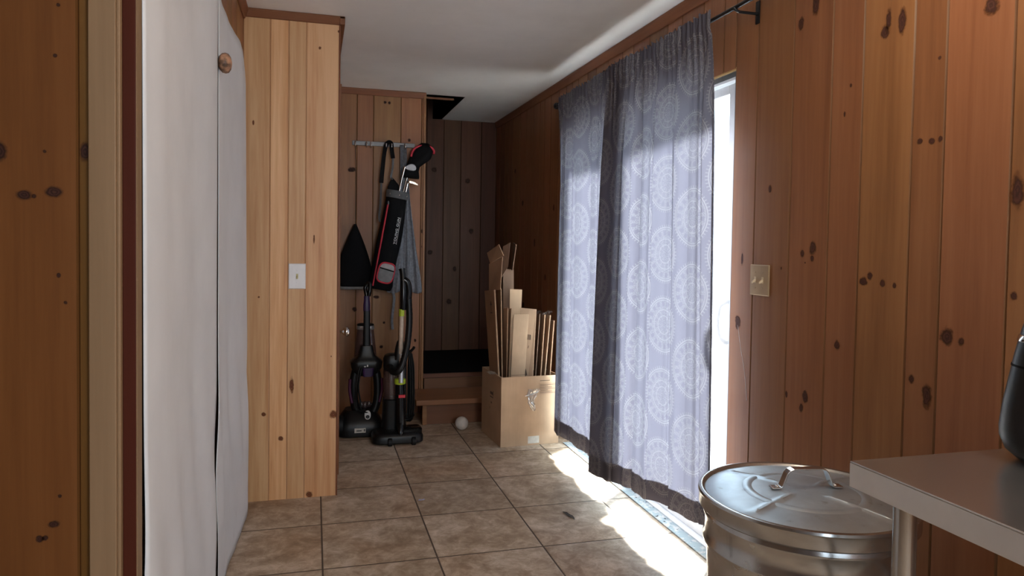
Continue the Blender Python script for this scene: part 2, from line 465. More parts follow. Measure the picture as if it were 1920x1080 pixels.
def loop_tube(bm, pts, r, k=10, mat=0):
    pts = [V(p) for p in pts]; N = len(pts); nrm = V((0, 0, 0))
    for a, b in zip(pts, pts[1:]+pts[:1]): nrm += a.cross(b)
    nrm = nrm.normalized() if nrm.length > 1e-9 else V((0, 1, 0))
    vv = []
    for i in range(N):
        d = (pts[(i+1) % N]-pts[i-1]).normalized(); s = d.cross(nrm).normalized()
        vv.append([bm.verts.new(p) for p in circle(pts[i], s, nrm, r, r, k)])
    for i in range(N):
        a, b = vv[i], vv[(i+1) % N]
        for j in range(k):
            f = bm.faces.new((a[j], a[(j+1) % k], b[(j+1) % k], b[j])); f.material_index = mat

def slab(bm, quad, th, mat=0):
    """four corners -> board of thickness th"""
    q = [V(p) for p in quad]
    n = ((q[1]-q[0]).cross(q[3]-q[0])).normalized()*th
    a = [bm.verts.new(p) for p in q]; b = [bm.verts.new(p+n) for p in q]
    fs = [bm.faces.new(a[::-1]), bm.faces.new(b)]
    for i in range(4):
        j = (i+1) % 4; fs.append(bm.faces.new((a[i], a[j], b[j], b[i])))
    for f in fs: f.material_index = mat
    return fs

def prism(bm, pts, off, mat=0):
    """flat outline pushed along off"""
    a = [bm.verts.new(V(p)) for p in pts]; b = [bm.verts.new(V(p)+V(off)) for p in pts]
    fs = [bm.faces.new(a), bm.faces.new(b[::-1])]
    for i in range(len(a)):
        j = (i+1) % len(a); fs.append(bm.faces.new((a[j], a[i], b[i], b[j])))
    for f in fs: f.material_index = mat
    bmesh.ops.recalc_face_normals(bm, faces=fs)
    return fs

def blob(bm, c, rx, ry, rz, k=20, h=12, mat=0, pw=1.0):
    rs = []
    for i in range(1, h):
        t = -PI/2 + PI*i/h
        cz = math.sin(t); cr = math.cos(t)
        if pw != 1: cz = math.copysign(abs(cz)**pw, cz); cr = cr**pw
        rs.append(circle(V(c)+V((0, 0, rz*cz)), V((1, 0, 0)), V((0, 1, 0)), rx*cr, ry*cr, k, pw))
    return rings(bm, rs, mat=mat)

# ------------------------------------------------------------------ plank walls
def plank_wall(name, org, ud, nd, borders, zr, mats, knots=(), depth=.0035, gw=.0042, back=.10, label=None, tints=None, nails=()):
    """vertical tongue and groove boards; org + ud*u + z, face normal nd. zr(u) -> [(z0, z1)]"""
    bm = bmesh.new(); ud, nd, org = V(ud), V(nd), V(org)
    uvl = bm.loops.layers.uv.new('knot')
    tint_face(bm, [])
    P = lambda u, z, d=0: org + ud*u + V((0, 0, z)) - nd*d
    flip = ud.cross(V((0, 0, 1))).dot(nd) < 0
    def quad(ps, mat=0, tint=.5):
        vs = [bm.verts.new(p) for p in ps]
        if flip: vs.reverse()
        f = bm.faces.new(vs); f.material_index = mat; tint_face(bm, [f], tint); return f
    for i, (a, b) in enumerate(zip(borders, borders[1:])):
        tv = tints[i] if tints and i < len(tints) else random.random()
        g = min(gw, (b-a)*.25)
        for z0, z1 in zr((a+b)/2):
            for u0, d0, u1, d1 in ((a, depth, a+g, 0), (a+g, 0, b-g, 0), (b-g, 0, b, depth)):
                quad((P(u0, z0, d0), P(u1, z0, d1), P(u1, z1, d1), P(u0, z1, d0)), 0, tv if d0 == d1 else (-.45 if gw > .004 else .05))
            lo = [P(a, z0, depth), P(b, z1, back)]
            c0 = V([min(p[k] for p in lo) for k in range(3)]); c1 = V([max(p[k] for p in lo) for k in range(3)])
            box(bm, c0, c1, 0, .45)
    for (u, z, ru, rz) in knots:
        f = quad((P(u-ru, z-rz, -.0006), P(u+ru, z-rz, -.0006), P(u+ru, z+rz, -.0006), P(u-ru, z+rz, -.0006)), 1)
        for lp, c in zip(f.loops, ((-1, -1), (1, -1), (1, 1), (-1, 1))): lp[uvl].uv = c
    o = mk(name, bm, mats, smooth=None)
    return mark(o, label, 'wall', kind='structure')

H = 2.41
XR = 1.63
DY0, DY1, DH = 2.545, 4.44, 2.015

# right wall ------------------------------------------------------------
b = [-1.6]
while b[-1] < 1.1: b.append(b[-1]+random.choice((.10, .13, .18, .2)))
b = [x for x in b if x < 1.12] + [1.172, 1.351, 1.545, 1.653, 1.847, 1.985, 2.183, 2.394, DY0]
near_n = len(b)
b += [2.635, 2.80, 2.99, 3.13, 3.32, 3.51, 3.65, 3.85, 4.03, 4.17, 4.33, DY1]
b += [4.56, 4.70, 4.877, 5.02, 5.13, 5.30, 5.483, 5.66, 5.883, 6.02, 6.15, 6.30, 6.46, 6.60]
kr = [(2.149, 2.077, .02, .03), (1.763, 1.943, .022, .026), (1.75, 1.975, .014, .04), (1.70, 1.957, .018, .05), (2.074, 2.118, .022, .05), (1.624, 1.601, .012, .011), (1.584, 1.596, .012, .012),
      (1.556, 1.598, .010, .012), (2.055, 1.298, .022, .03), (2.107, 1.279, .013, .017), (2.057, 1.262, .012, .013), (1.82, 1.198, .021, .018), (1.794, 1.215, .014, .015), (1.743, 1.197, .012, .014),
      (1.698, 1.193, .010, .011), (1.515, 1.069, .028, .032), (1.47, 1.060, .012, .014), (1.925, .986, .016, .022), (2.072, .787, .019, .026), (2.092, .743, .014, .018), (2.172, .775, .009, .017),
      (1.626, .932, .013, .016), (1.572, .895, .022, .042), (1.331, 1.444, .022, .055), (1.33, 1.19, .012, .014), (2.485, .999, .024, .035), (2.3, 1.515, .011, .018), (1.898, 1.813, .007, .008),
      (1.922, 1.727, .006, .011), (2.221, 1.223, .005, .008), (1.417, 1.912, .028, .03), (1.567, 1.819, .007, .007), (2.092, 1.247, .004, .004), (2.467, 1.25, .010, .03),
      (5.56, 1.62, .03, .03), (5.22, 1.30, .025, .04), (5.8, 1.9, .03, .025), (6.2, 1.1, .03, .03), (4.95, 1.05, .02, .03), (5.5, .8, .03, .03), (4.78, 1.55, .018, .03)]
tr = [random.random() for _ in b]
ti = dict(zip([1.172, 1.351, 1.545, 1.653, 1.847, 1.985, 2.183, 2.394], (.50, .42, .33, .52, .30, .45, .22, .48)))
for i, x in enumerate(b):
    if x in ti: tr[i] = ti[x]
plank_wall('wall_right', (XR, 0, 0), (0, 1, 0), (-1, 0, 0), b,
           lambda u: [(DH, H)] if DY0 < u < DY1 else [(0, H)], ['pine_red', 'knot_red'], kr, back=.07,
           label='knotty pine plank wall with the sliding glass door', tints=tr)

# back wall in the stair recess ----------------------------------------
bb = [-.6]
while bb[-1] < .62: bb.append(bb[-1]+random.choice((.13, .15, .19)))
bb = [x for x in bb if x < .62] + [.70, .83, .98, 1.136, 1.295, 1.487, XR]
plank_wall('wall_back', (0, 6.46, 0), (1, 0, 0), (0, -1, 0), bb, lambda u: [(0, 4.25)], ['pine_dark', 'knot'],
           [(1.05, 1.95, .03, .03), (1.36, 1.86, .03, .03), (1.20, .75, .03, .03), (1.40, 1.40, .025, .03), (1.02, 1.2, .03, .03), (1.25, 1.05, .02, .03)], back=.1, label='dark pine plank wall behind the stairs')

# middle wall with the hook rail ----------------------------------------
plank_wall('wall_middle', (0, 5.36, 0), (1, 0, 0), (0, -1, 0), [.0, .13, .298, .417, .617, .772, .80], lambda u: [(0, H)], ['pine_mid', 'knot'],
           [(.499, 2.321, .014, .014), (.53, 2.319, .012, .014), (.679, 2.052, .014, .018), (.264, 1.816, .035, .024), (.786, 1.377, .012, .022), (.79, 1.257, .012, .016), (.29, .79, .022, .022),
            (.504, .947, .01, .012), (.705, .725, .012, .012), (.489, .509, .016, .014), (.507, .688, .012, .012), (.45, .88, .03, .014), (.70, .46, .022, .02), (.74, .55, .012, .016)], back=.10,
           label='pine plank wall with the metal hook rail', tints=[.3, .35, .42, .40, .55, .75])

# projecting closet end -------------------------------------------------
PX0, PX1, PY = -.335, .122, 3.695
plank_wall('wall_center', (0, PY, 0), (1, 0, 0), (0, -1, 0), [PX0, -.211, -.125, -.042, PX1-.006], lambda u: [(0, H)], ['pine_new', 'knot_new'],
           [(-.235, .433, .014, .014), (-.154, .308, .016, .016), (.100, .415, .026, .027), (-.015, .015, .020, .022), (-.26, 1.014, .007, .007), (.022, 2.251, .009, .011), (-.288, 1.864, .006, .015),
            (-.103, .573, .014, .05), (.112, 2.34, .006, .008), (-.0, 1.30, .005, .03), (.087, .712, .004, .006)], back=1.66, gw=.0035, depth=.003,
           label='fresh pine plank wall end beside the white curtains', tints=[.40, .92, .38, .62])

# left wall with the closet opening behind the white curtains -----------
bl = [-1.6+.17*i for i in range(18)] + [1.40]
bl = [x for x in bl if x < 1.33] + [1.36]
LX = -.335
lefts = [1.40, 1.47, 1.66, 1.83, 2.0, 2.17, 2.35, 2.5, 2.68, 2.86, 3.03, 3.2, 3.38, 3.54, 3.72]
plank_wall('wall_left', (LX, 0, 0), (0, 1, 0), (1, 0, 0), lefts, lambda u: [(2.07, H)] if 1.47 < u < 3.54 else [(0, H)], ['pine_mid', 'knot'], [], back=.10,
           label='pine plank wall above the curtained closet')
bm = bmesh.new()
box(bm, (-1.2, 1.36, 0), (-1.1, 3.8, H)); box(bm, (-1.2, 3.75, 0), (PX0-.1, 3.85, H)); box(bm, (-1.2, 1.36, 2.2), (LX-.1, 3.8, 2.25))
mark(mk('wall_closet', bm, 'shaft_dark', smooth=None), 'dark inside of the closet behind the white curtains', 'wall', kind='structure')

# near left wall facing the camera ---------------------------------------
NY = 1.36
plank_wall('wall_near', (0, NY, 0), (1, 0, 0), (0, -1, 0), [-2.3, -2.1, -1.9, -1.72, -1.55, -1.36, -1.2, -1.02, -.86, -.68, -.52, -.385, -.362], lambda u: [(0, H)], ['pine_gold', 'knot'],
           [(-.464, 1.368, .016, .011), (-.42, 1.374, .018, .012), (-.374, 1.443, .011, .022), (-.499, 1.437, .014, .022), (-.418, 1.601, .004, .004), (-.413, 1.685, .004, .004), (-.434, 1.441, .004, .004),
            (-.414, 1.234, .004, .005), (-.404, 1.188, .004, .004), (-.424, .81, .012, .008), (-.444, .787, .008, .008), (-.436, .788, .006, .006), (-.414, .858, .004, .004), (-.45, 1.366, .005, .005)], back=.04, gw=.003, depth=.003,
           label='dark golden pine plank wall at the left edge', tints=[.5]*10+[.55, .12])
bm = bmesh.new(); box(bm, (-.366, NY-.014, 0), (-.324, NY+.03, H), 0, .5); box(bm, (-.3245, NY-.008, 0), (-.3185, NY+.03, H), 0, .9)
mark(mk('trim_1', bm, 'trim_pale', smooth=None, bevel=.002), 'pale upright trim board on the dark near wall', 'trim', kind='structure')
bm = bmesh.new(); box(bm, (-.3185, NY+.004, 0), (-.297, NY+.04, H), 0, .5)
mark(mk('trim_2', bm, 'trim_maroon', smooth=None, bevel=.0015), 'dark red jamb strip beside the pale trim board', 'trim', kind='structure')
bm = bmesh.new(); box(bm, (-.2985, NY+.005, 0), (-.2955, NY+.04, H), 0, .5)
mark(mk('trim_3', bm, 'trim_pale', smooth=None), 'thin tan strip between dark red jamb and closet gap', 'trim', kind='structure')

# room behind the camera ------------------------------------------------
RY = -1.6
bm = bmesh.new()
box(bm, (-2.4, RY-.1, 0), (XR+.15, RY, .9)); box(bm, (-2.4, RY-.1, 2.1), (XR+.15, RY, H)); box(bm, (-2.4, RY-.1, .9), (.1, RY, 2.1)); box(bm, (1.5, RY-.1, .9), (XR+.15, RY, 2.1))  # gap left in this unseen wall is added to let in sky fill
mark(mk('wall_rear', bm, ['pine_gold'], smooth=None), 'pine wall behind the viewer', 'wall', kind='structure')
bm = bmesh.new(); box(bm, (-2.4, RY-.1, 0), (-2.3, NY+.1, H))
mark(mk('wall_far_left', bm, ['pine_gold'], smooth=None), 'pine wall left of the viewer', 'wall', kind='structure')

# floor, ceiling ---------------------------------------------------------
bm = bmesh.new(); box(bm, (-2.4, RY-.1, -.12), (XR, 6.56, 0))
mark(mk('floor', bm, 'tile', smooth=None), 'beige stone look tile floor', 'floor', kind='structure')
bm = bmesh.new()
HX, HY0, HY1 = 1.03, 5.50, 6.46
box(bm, (-2.4, RY-.1, H), (XR+.15, HY0, H+.1)); box(bm, (HX, HY0, H), (XR+.15, 6.60, H+.1))
mark(mk('ceiling', bm, 'plaster', smooth=None), 'off-white plaster ceiling', 'ceiling', kind='structure')
bm = bmesh.new()
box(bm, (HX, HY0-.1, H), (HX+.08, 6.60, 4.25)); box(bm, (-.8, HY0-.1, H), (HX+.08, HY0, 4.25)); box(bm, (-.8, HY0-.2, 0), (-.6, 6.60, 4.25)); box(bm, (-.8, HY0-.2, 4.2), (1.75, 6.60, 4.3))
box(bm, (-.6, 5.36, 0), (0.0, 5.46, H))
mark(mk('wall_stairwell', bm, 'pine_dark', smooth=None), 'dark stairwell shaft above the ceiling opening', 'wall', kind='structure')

# trims -------------------------------------------------------------------
def trim(n, bm, mat, label):
    mark(mk('trim_%d' % n, bm, mat, smooth=None, bevel=.003), label, 'trim', kind='structure')
bm = bmesh.new(); prism(bm, [(XR, -1.6, H-.055), (XR-.010, -1.6, H-.055), (XR-.014, -1.6, H-.04), (XR-.022, -1.6, H-.014), (XR-.022, -1.6, H), (XR, -1.6, H)], (0, 8.05, 0)); tint_face(bm, bm.faces, .6)
trim(4, bm, 'trim_redy', 'narrow ceiling trim along the door wall')
bm = bmesh.new(); prism(bm, [(PX0, PY, H-.040), (PX0, PY-.008, H-.040), (PX0, PY-.024, H-.010), (PX0, PY-.024, H), (PX0, PY, H)], (PX1-PX0+.02, 0, 0)); tint_face(bm, bm.faces, .35)
box(bm, (PX1-.006, PY-.024, H-.040), (PX1+.02, PY+1.66, H), 0, .35)
trim(5, bm, 'trim_red', 'reddish ceiling trim over the fresh pine wall end')
bm = bmesh.new(); prism(bm, [(.10, 5.36, H-.045), (.10, 5.352, H-.045), (.10, 5.338, H-.008), (.10, 5.338, H), (.10, 5.36, H)], (.70, 0, 0)); tint_face(bm, bm.faces, .6)
trim(6, bm, 'trim_red', 'ceiling trim above the hook rail wall')
bm = bmesh.new(); prism(bm, [(LX, 1.40, H-.055), (LX+.010, 1.40, H-.055), (LX+.024, 1.40, H-.012), (LX+.024, 1.40, H), (LX, 1.40, H)], (0, PY-1.42, 0)); tint_face(bm, bm.faces, .6)
trim(7, bm, 'trim_redy', 'ceiling trim above the white curtains')
bm = bmesh.new(); box(bm, (PX1-.008, PY-.004, 0), (PX1, PY+.03, H-.040), 0, .3)
trim(8, bm, 'trim_red', 'orange corner strip on the fresh pine wall end')
bm = bmesh.new(); box(bm, (.785, 5.345, 0), (.803, 5.48, H), 0, .5)
trim(9, bm, 'pine_mid', 'corner strip at the edge of the hook rail wall')
bm = bmesh.new(); box(bm, (.80, HY0-.012, H-.014), (HX+.01, HY0+.004, H+.02), 0, .5)
trim(10, bm, 'trim_red', 'stained edge strip of the stairwell opening in the ceiling')

# side door behind the pine wall end (its knob shows) ----------------------
bm = bmesh.new(); box(bm, (PX1, 4.02, 0), (PX1+.018, 4.09, 2.08), 0, .4); box(bm, (PX1, 4.86, 0), (PX1+.018, 4.93, 2.08), 0, .4); box(bm, (PX1, 4.02, 2.08), (PX1+.018, 4.93, 2.15), 0, .4)
d2 = mark(mk('door_2', bm, 'trim_red', smooth=None, bevel=.002), 'closet door around the corner, its knob showing past the pine wall end', 'door', kind='structure')
bm = bmesh.new(); box(bm, (PX1+.0005, 4.092, .01), (PX1+.010, 4.858, 2.078), 0, .5)
mk('door_leaf', bm, 'pine_mid', d2, smooth=None)
kx, ky, kz = PX1+.010, 4.18, .775
bm = bmesh.new(); lathe(bm, (kx, ky, kz), [(.026, 0), (.026, .004), (.010, .008), (.009, .026), (.018, .032), (.026, .044), (.027, .054), (.022, .064), (.010, .069)], 28, (1, 0, 0))
mk('door_knob', bm, 'chrome', d2, smooth=60, label='shiny round knob')

# ------------------------------------------------------------------ sliding glass door
bm = bmesh.new(); X0, X1 = XR+.012, XR+.075
box(bm, (X0, DY0, DH-.04), (X1, DY1, DH)); box(bm, (X0, DY0, 0.0), (X1, DY0+.025, DH-.05)); box(bm, (X0, DY1-.025, 0.0), (X1, DY1, DH-.05))
d1 = mark(mk('door_1', bm, 'vinyl', smooth=None, bevel=.003), 'white sliding glass door behind the patterned curtains', 'door', kind='structure')
bm = bmesh.new(); box(bm, (XR+.002, DY0, DH-.006), (XR+.07, DY1, DH+.006)); mk('head_board', bm, 'raw_wood', d1, smooth=None, label='raw pale lumber edge over the frame')
bm = bmesh.new(); box(bm, (XR+.010, DY0+.004, DH-.028), (XR+.022, DY1, DH-.008)); box(bm, (XR+.004, DY0, .0), (XR+.020, DY0+.006, DH-.02)); mk('weatherstrip', bm, 'grey_gasket', d1, smooth=None)
def sash(y0, y1, xa, nm):
    bm = bmesh.new(); w = .062
    box(bm, (xa, y0, .06), (xa+.035, y0+w, DH-.045)); box(bm, (xa, y1-w, .06), (xa+.035, y1, DH-.045)); box(bm, (xa, y0+w, .06), (xa+.035, y1-w, .13)); box(bm, (xa, y0+w, DH-.085), (xa+.035, y1-w, DH-.045))
    s = mk(nm, bm, 'vinyl', d1, smooth=None, bevel=.004)
    bm = bmesh.new(); box(bm, (xa+.014, y0+w-.005, .125), (xa+.020, y1-w+.005, DH-.08)); mk('glass_pane', bm, 'glass', s, smooth=None)
    return s
s1 = sash(DY0+.026, 3.52, XR+.030, 'sliding_sash'); sash(3.46, DY1-.026, XR+.068, 'fixed_sash')
bm = bmesh.new()
hy = DY0+.052
tube(bm, smooth_path([(XR+.031, hy, .905), (XR+.012, hy+.004, .902), (XR-.006, hy+.018, .925), (XR-.012, hy+.022, .985), (XR-.006, hy+.018, 1.045), (XR+.012, hy+.004, 1.068), (XR+.031, hy, 1.065)], 6), .011, 12)
hd = mk('pull_handle', bm, 'vinyl', s1, smooth=60)
bm = bmesh.new(); box(bm, (XR+.022, hy-.012, .955), (XR+.031, hy+.012, 1.012)); mk('latch_plate', bm, 'silver', hd, smooth=None, bevel=.002)
bm = bmesh.new(); box(bm, (XR-.005, DY0, -.1), (XR+.15, DY1, .012)); box(bm, (XR+.03, DY0+.02, .012), (XR+.05, DY1-.02, .055)); box(bm, (XR+.085, DY0+.02, .012), (XR+.15, DY1-.02, .06))
th = mk('threshold', bm, 'vinyl', d1, smooth=None, bevel=.003)
def blue_paint():
    mt, nt, out = nodes('worn blue paint'); t = NT(nt); co = t.objco()
    n = t.noise(co, 26, 6, .7); n2 = t.noise(co, 9, 4)
    c = t.mix(t.smooth(n, .50, .56), (.31, .37, .385), (.50, .50, .48)); c = t.mix(t.smooth(n2, .58, .66), c, (.55, .53, .48))
    c = t.mix(t.smooth(t.noise(co, 55, 3), .64, .7), c, (.03, .03, .03))
    t.bsdf(out, c, .8, 0, .3, t.bump(n, .6, .004)); return mt
M['worn_blue'] = blue_paint()
bm = bmesh.new(); box(bm, (XR-.06, DY0, 0), (XR-.004, DY1-.1, .006)); mk('sill_strip', bm, 'worn_blue', th, smooth=None, label='worn blue painted sill strip')
# door wall jamb end seen under the curtain
bm = bmesh.new(); box(bm, (XR-.012, DY1-.012, 0), (XR+.02, DY1+.06, DH), 0, .5)
trim(11, bm, 'pine_red', 'upright door trim at the far side of the glass door')

# ------------------------------------------------------------------ staircase
st = thing('staircase', (1.15, 4.98, 0), 'low pine steps rising into the dark recess, black mat on top', 'stairs')
S0, S1 = .745, XR-.008
bm = bmesh.new(); box(bm, (S0, 4.985, .002), (S1, 5.005, .148), 0, .5); mk('riser', bm, 'riser', st, smooth=None)
bm = bmesh.new(); box(bm, (S0, 4.972, .002), (S0+.03, 4.985, .148), 0, .8); mk('end_post', bm, 'tread', st, smooth=None, bevel=.002)
bm = bmesh.new(); box(bm, (S0-.05, 4.935, .148), (S1, 5.338, .185), 0, .6); mk('tread', bm, 'tread', st, smooth=None, bevel=.005)
bm = bmesh.new(); box(bm, (.81, 5.338, .10), (S1, 5.358, .262), 0, .4); mk('riser', bm, 'riser', st, smooth=None)
bm = bmesh.new(); box(bm, (.0, 5.485, .262), (S1, 6.455, .296), 0, .3); box(bm, (.806, 5.359, .262), (S1, 5.485, .296), 0, .3); mk('landing', bm, 'riser', st, smooth=None)
bm = bmesh.new(); box(bm, (.01, 5.488, .2965), (S1-.004, 6.452, .302)); box(bm, (.808, 5.350, .2965), (S1-.004, 5.488, .302)); mk('landing_mat', bm, 'black_matte', st, smooth=None, label='flat black mat on the landing')

# ------------------------------------------------------------------ white closet curtains
def white_curtain(y0, y1, ph, cut, label):
    bm = bmesh.new(); NU, NV = 44, 60; z0, z1 = .006, 2.108
    g = []
    for j in range(NV+1):
        v = j/NV; row = []
        for i in range(NU+1):
            u = i/NU; z = z0+(z1-z0)*v
            ye = y1
            if cut:                                   # far edge: clipped top corner, loose hem
                if v > .955: ye = y1 - ((v-.955)/.045)**1.3*.14
                ye += .018*math.sin(v*9)*(1-v) - .05*max(0, .25-v)
            y = y0+(ye-y0)*u
            bl = (.25+.75*(1-v))
            x = LX+.030 + .006*math.sin(u*7.0+ph+v*.6) + .0016*math.sin(u*17+ph*2-v*1.4) + .0006*math.sin(u*33+v*2.5+ph)
            x += .008*bl*math.sin(u*4+ph+1.0) + .006*math.exp(-((v-.25)/.12)**2)*math.sin(u*24+v*20)
            x = max(x, LX+.012)
            if cut and u > .8: x += -.012*((u-.8)/.2)**2*v
            row.append(bm.verts.new((x, y, z)))
        g.append(row)
    for j in range(NV):
        for i in range(NU): bm.faces.new((g[j][i], g[j][i+1], g[j+1][i+1], g[j+1][i]))
    o = mk('white_curtain', bm, 'white_cloth', loc=(LX+.03, (y0+y1)/2, 0), smooth=180)
    sm = o.modifiers.new('thickness', 'SOLIDIFY'); sm.thickness = .002; sm.offset = 0
    return mark(o, label, 'curtain', 'white closet curtains')
white_curtain(1.415, 2.487, .4, False, 'nearer white cotton closet curtain, left of the vertical slit')
white_curtain(2.505, 3.585, 2.1, True, 'farther white cotton closet curtain with a clipped top corner, by the pine wall end')
bm = bmesh.new(); kp = V((LX+.040, 2.496, 1.868))
lathe(bm, kp-V((.06, 0, 0)), [(.0075, 0), (.0075, .035), (.0078, .052), (.022, .057), (.031, .065), (.033, .075), (.030, .084), (.020, .091), (.006, .094)], 30, (1, 0, 0))
mark(mk('wooden_knob', bm, 'knob_wood', loc=kp, smooth=60), 'round mottled wooden knob poking through the slit between the white curtains', 'knob')

# ------------------------------------------------------------------ patterned curtains and rod
RX, RZ = 1.535, 2.205
rod = thing('curtain_rod', (RX, 3.3, RZ), 'thin black curtain rod above the glass door', 'curtain rod')
bm = bmesh.new(); cyl(bm, (RX, 1.9, RZ), (RX, 3.25, RZ), .0085, k=16); cyl(bm, (RX, 3.2, RZ), (RX, 4.44, RZ), .0065, k=16); mk('rod', bm, 'rod', rod, smooth=60)
for yy in (4.47, 1.87):
    bm = bmesh.new(); lathe(bm, (RX, yy-.035, RZ), [(.008, 0), (.014, .006), (.014, .012), (.009, .018), (.018, .03), (.022, .042), (.018, .056), (.006, .064)], 20, (0, 1, 0)); mk('finial', bm, 'rod', rod, smooth=60)
for yy in (2.40, 3.42, 4.415):
    bm = bmesh.new(); box(bm, (XR-.006, yy-.011, RZ-.055), (XR-.0008, yy+.011, RZ+.03)); tube(bm, [(XR-.004, yy, RZ-.018), (RX+.012, yy, RZ-.018), (RX-.004, yy, RZ-.013), (RX-.012, yy, RZ-.004)], .0055, 10)
    mk('bracket', bm, 'rod', rod, smooth=50)

def crease(t):                                      # flat facets with soft creases
    t = t % 1.0
    return 4*abs(t-.5)-1
def patterned_curtain(label, ytop, ybot, xbot, zb, facets, folds, u0, seed):
    NU, NV = 380, 90
    ztop = RZ+.034
    bm = bmesh.new(); uvl = bm.loops.layers.uv.new('cloth')
    # fold profile along the width: list of (u, depth, slack)
    def fold(u, v):
        s = 0; a = min(1, (1-v)/.25)*(1-.5*(1-v))
        for (ua, da), (ub, db) in zip(facets, facets[1:]):
            if ua <= u <= ub:
                k = (u-ua)/(ub-ua); s = da+(db-da)*(k*.75+.25*k*k*(3-2*k)); break
        for (c, d) in folds:
            s -= d*math.exp(-((u-c)/.0075)**2)
        tp = math.sin(u*2*PI*17+1.3*math.sin(u*31+seed))*.008*max(0, (v-.80)/.2)**1.2
        gentle = .003*math.sin(u*2*PI*7+.9*math.sin(u*9+seed)+v*.7) + .002*math.sin(u*2*PI*12+v*1.1+seed)
        return s*a + gentle*(.35+.65*a) + tp
    pos = []
    for j in range(NV+1):
        v = j/NV
        vv = v
        row = []
        for i in range(NU+1):
            u = i/NU
            yt = ytop[0]+(ytop[1]-ytop[0])*u; yb = ybot[0]+(ybot[1]-ybot[0])*u
            e = (1-vv)**.8
            y = yt+(yb-yt)*e + .006*math.sin(u*2*PI*9+seed)*(1-vv)
            zlow = zb[0]+(zb[1]-zb[0])*u + .006*math.sin(u*2*PI*2.6+seed) + .002*math.sin(u*2*PI*6)
            z = zlow+(ztop-zlow)*vv
            xb = xbot[0]+(xbot[1]-xbot[0])*u
            hang = min(1, (1-vv)/.10)
            x0 = (RX-.012)+(xb-(RX-.012))*((1-vv)**.7)
            x = x0 - fold(u, vv)
            x = x*hang + (RX-.013 - abs(math.sin(u*2*PI*17+1.3*math.sin(u*31+seed)))*.012)*(1-hang)
            if seed == 9: x -= .018*min(1, max(0, (u-.70)/.08))
            if vv > .985: z += .006*math.sin(u*2*PI*23+seed)+.004*math.sin(u*2*PI*41)
            if .955 < vv < .985: x -= .004*math.sin((vv-.955)/.03*PI)
            row.append(V((min(x, XR-.012), y, z)))
        pos.append(row)
    # fabric coordinate: width in metres plus the cloth taken up in the folds
    mid = pos[NV//3]; us = [0]
    for a, c in zip(mid, mid[1:]): us.append(us[-1]+math.hypot(c.x-a.x, c.y-a.y)*1.0)
    vs = [[bm.verts.new(p) for p in r] for r in pos]
    for j in range(NV):
        for i in range(NU):
            f = bm.faces.new((vs[j][i], vs[j][i+1], vs[j+1][i+1], vs[j+1][i]))
            for lp, (ii, jj) in zip(f.loops, ((i, j), (i+1, j), (i+1, j+1), (i, j+1))):
                lp[uvl].uv = (u0+us[ii], pos[jj][ii].z)
    cy = (ybot[0]+ybot[1])/2
    root = thing('patterned_curtain', (1.5, cy, .1), label, 'curtain', 'grey medallion curtains on the black rod')
    mk('cloth_panel', bm, 'medallion', root, smooth=180)
    # turned-up hem and side hems: a second layer of the same cloth just behind
    bm = bmesh.new(); uvl = bm.loops.layers.uv.new('cloth')
    off = V((.004, 0, 0))
    def strip(cells):
        cache = {}
        def gv(i, j):
            if (i, j) not in cache: cache[(i, j)] = bm.verts.new(pos[j][i]+off)
            return cache[(i, j)]
        for i, j in cells:
            f = bm.faces.new((gv(i, j), gv(i+1, j), gv(i+1, j+1), gv(i, j+1)))
            for lp, (ii, jj) in zip(f.loops, ((i, j), (i+1, j), (i+1, j+1), (i, j+1))): lp[uvl].uv = (u0+us[ii]+.11, .3-pos[jj][ii].z)
    strip([(i, j) for j in range(4) for i in range(NU)])
    mk('hem', bm, 'medallion', root, smooth=180)
    bm = bmesh.new(); uvl = bm.loops.layers.uv.new('cloth')
    strip([(i, j) for j in range(4, NV-4) for i in range(4)])
    mk('side_hem', bm, 'medallion', root, smooth=180)
    bm = bmesh.new(); uvl = bm.loops.layers.uv.new('cloth')
    strip([(i, j) for j in range(4, NV-4) for i in range(NU-5, NU)])
    mk('side_hem', bm, 'medallion', root, smooth=180)
    return root
patterned_curtain('far grey curtain with white medallions, nearest the cardboard box', (3.33, 4.385), (3.24, 4.292), (1.515, 1.480), (.125, .098),
                  [(0, .0), (.22, -.004), (.36, .022), (.49, -.008), (.60, .020), (.72, .012), (.80, -.022), (.90, .014), (1.0, -.022)], [(.36, .026), (.49, .022), (.73, .030), (.88, .022)], .02, 3)
patterned_curtain('near grey curtain with white medallions, its edge beside the uncovered glass', (2.555, 3.535), (2.50, 3.47), (1.525, 1.425), (.175, .098),
                  [(0, -.014), (.05, .020), (.17, .0), (.27, .028), (.31, -.006), (.46, .022), (.61, -.012), (.66, .026), (.80, .012), (.90, -.010), (1.0, .014)], [(.06, .020), (.29, .028), (.46, .020), (.625, .036), (.76, .022)], .10, 9)

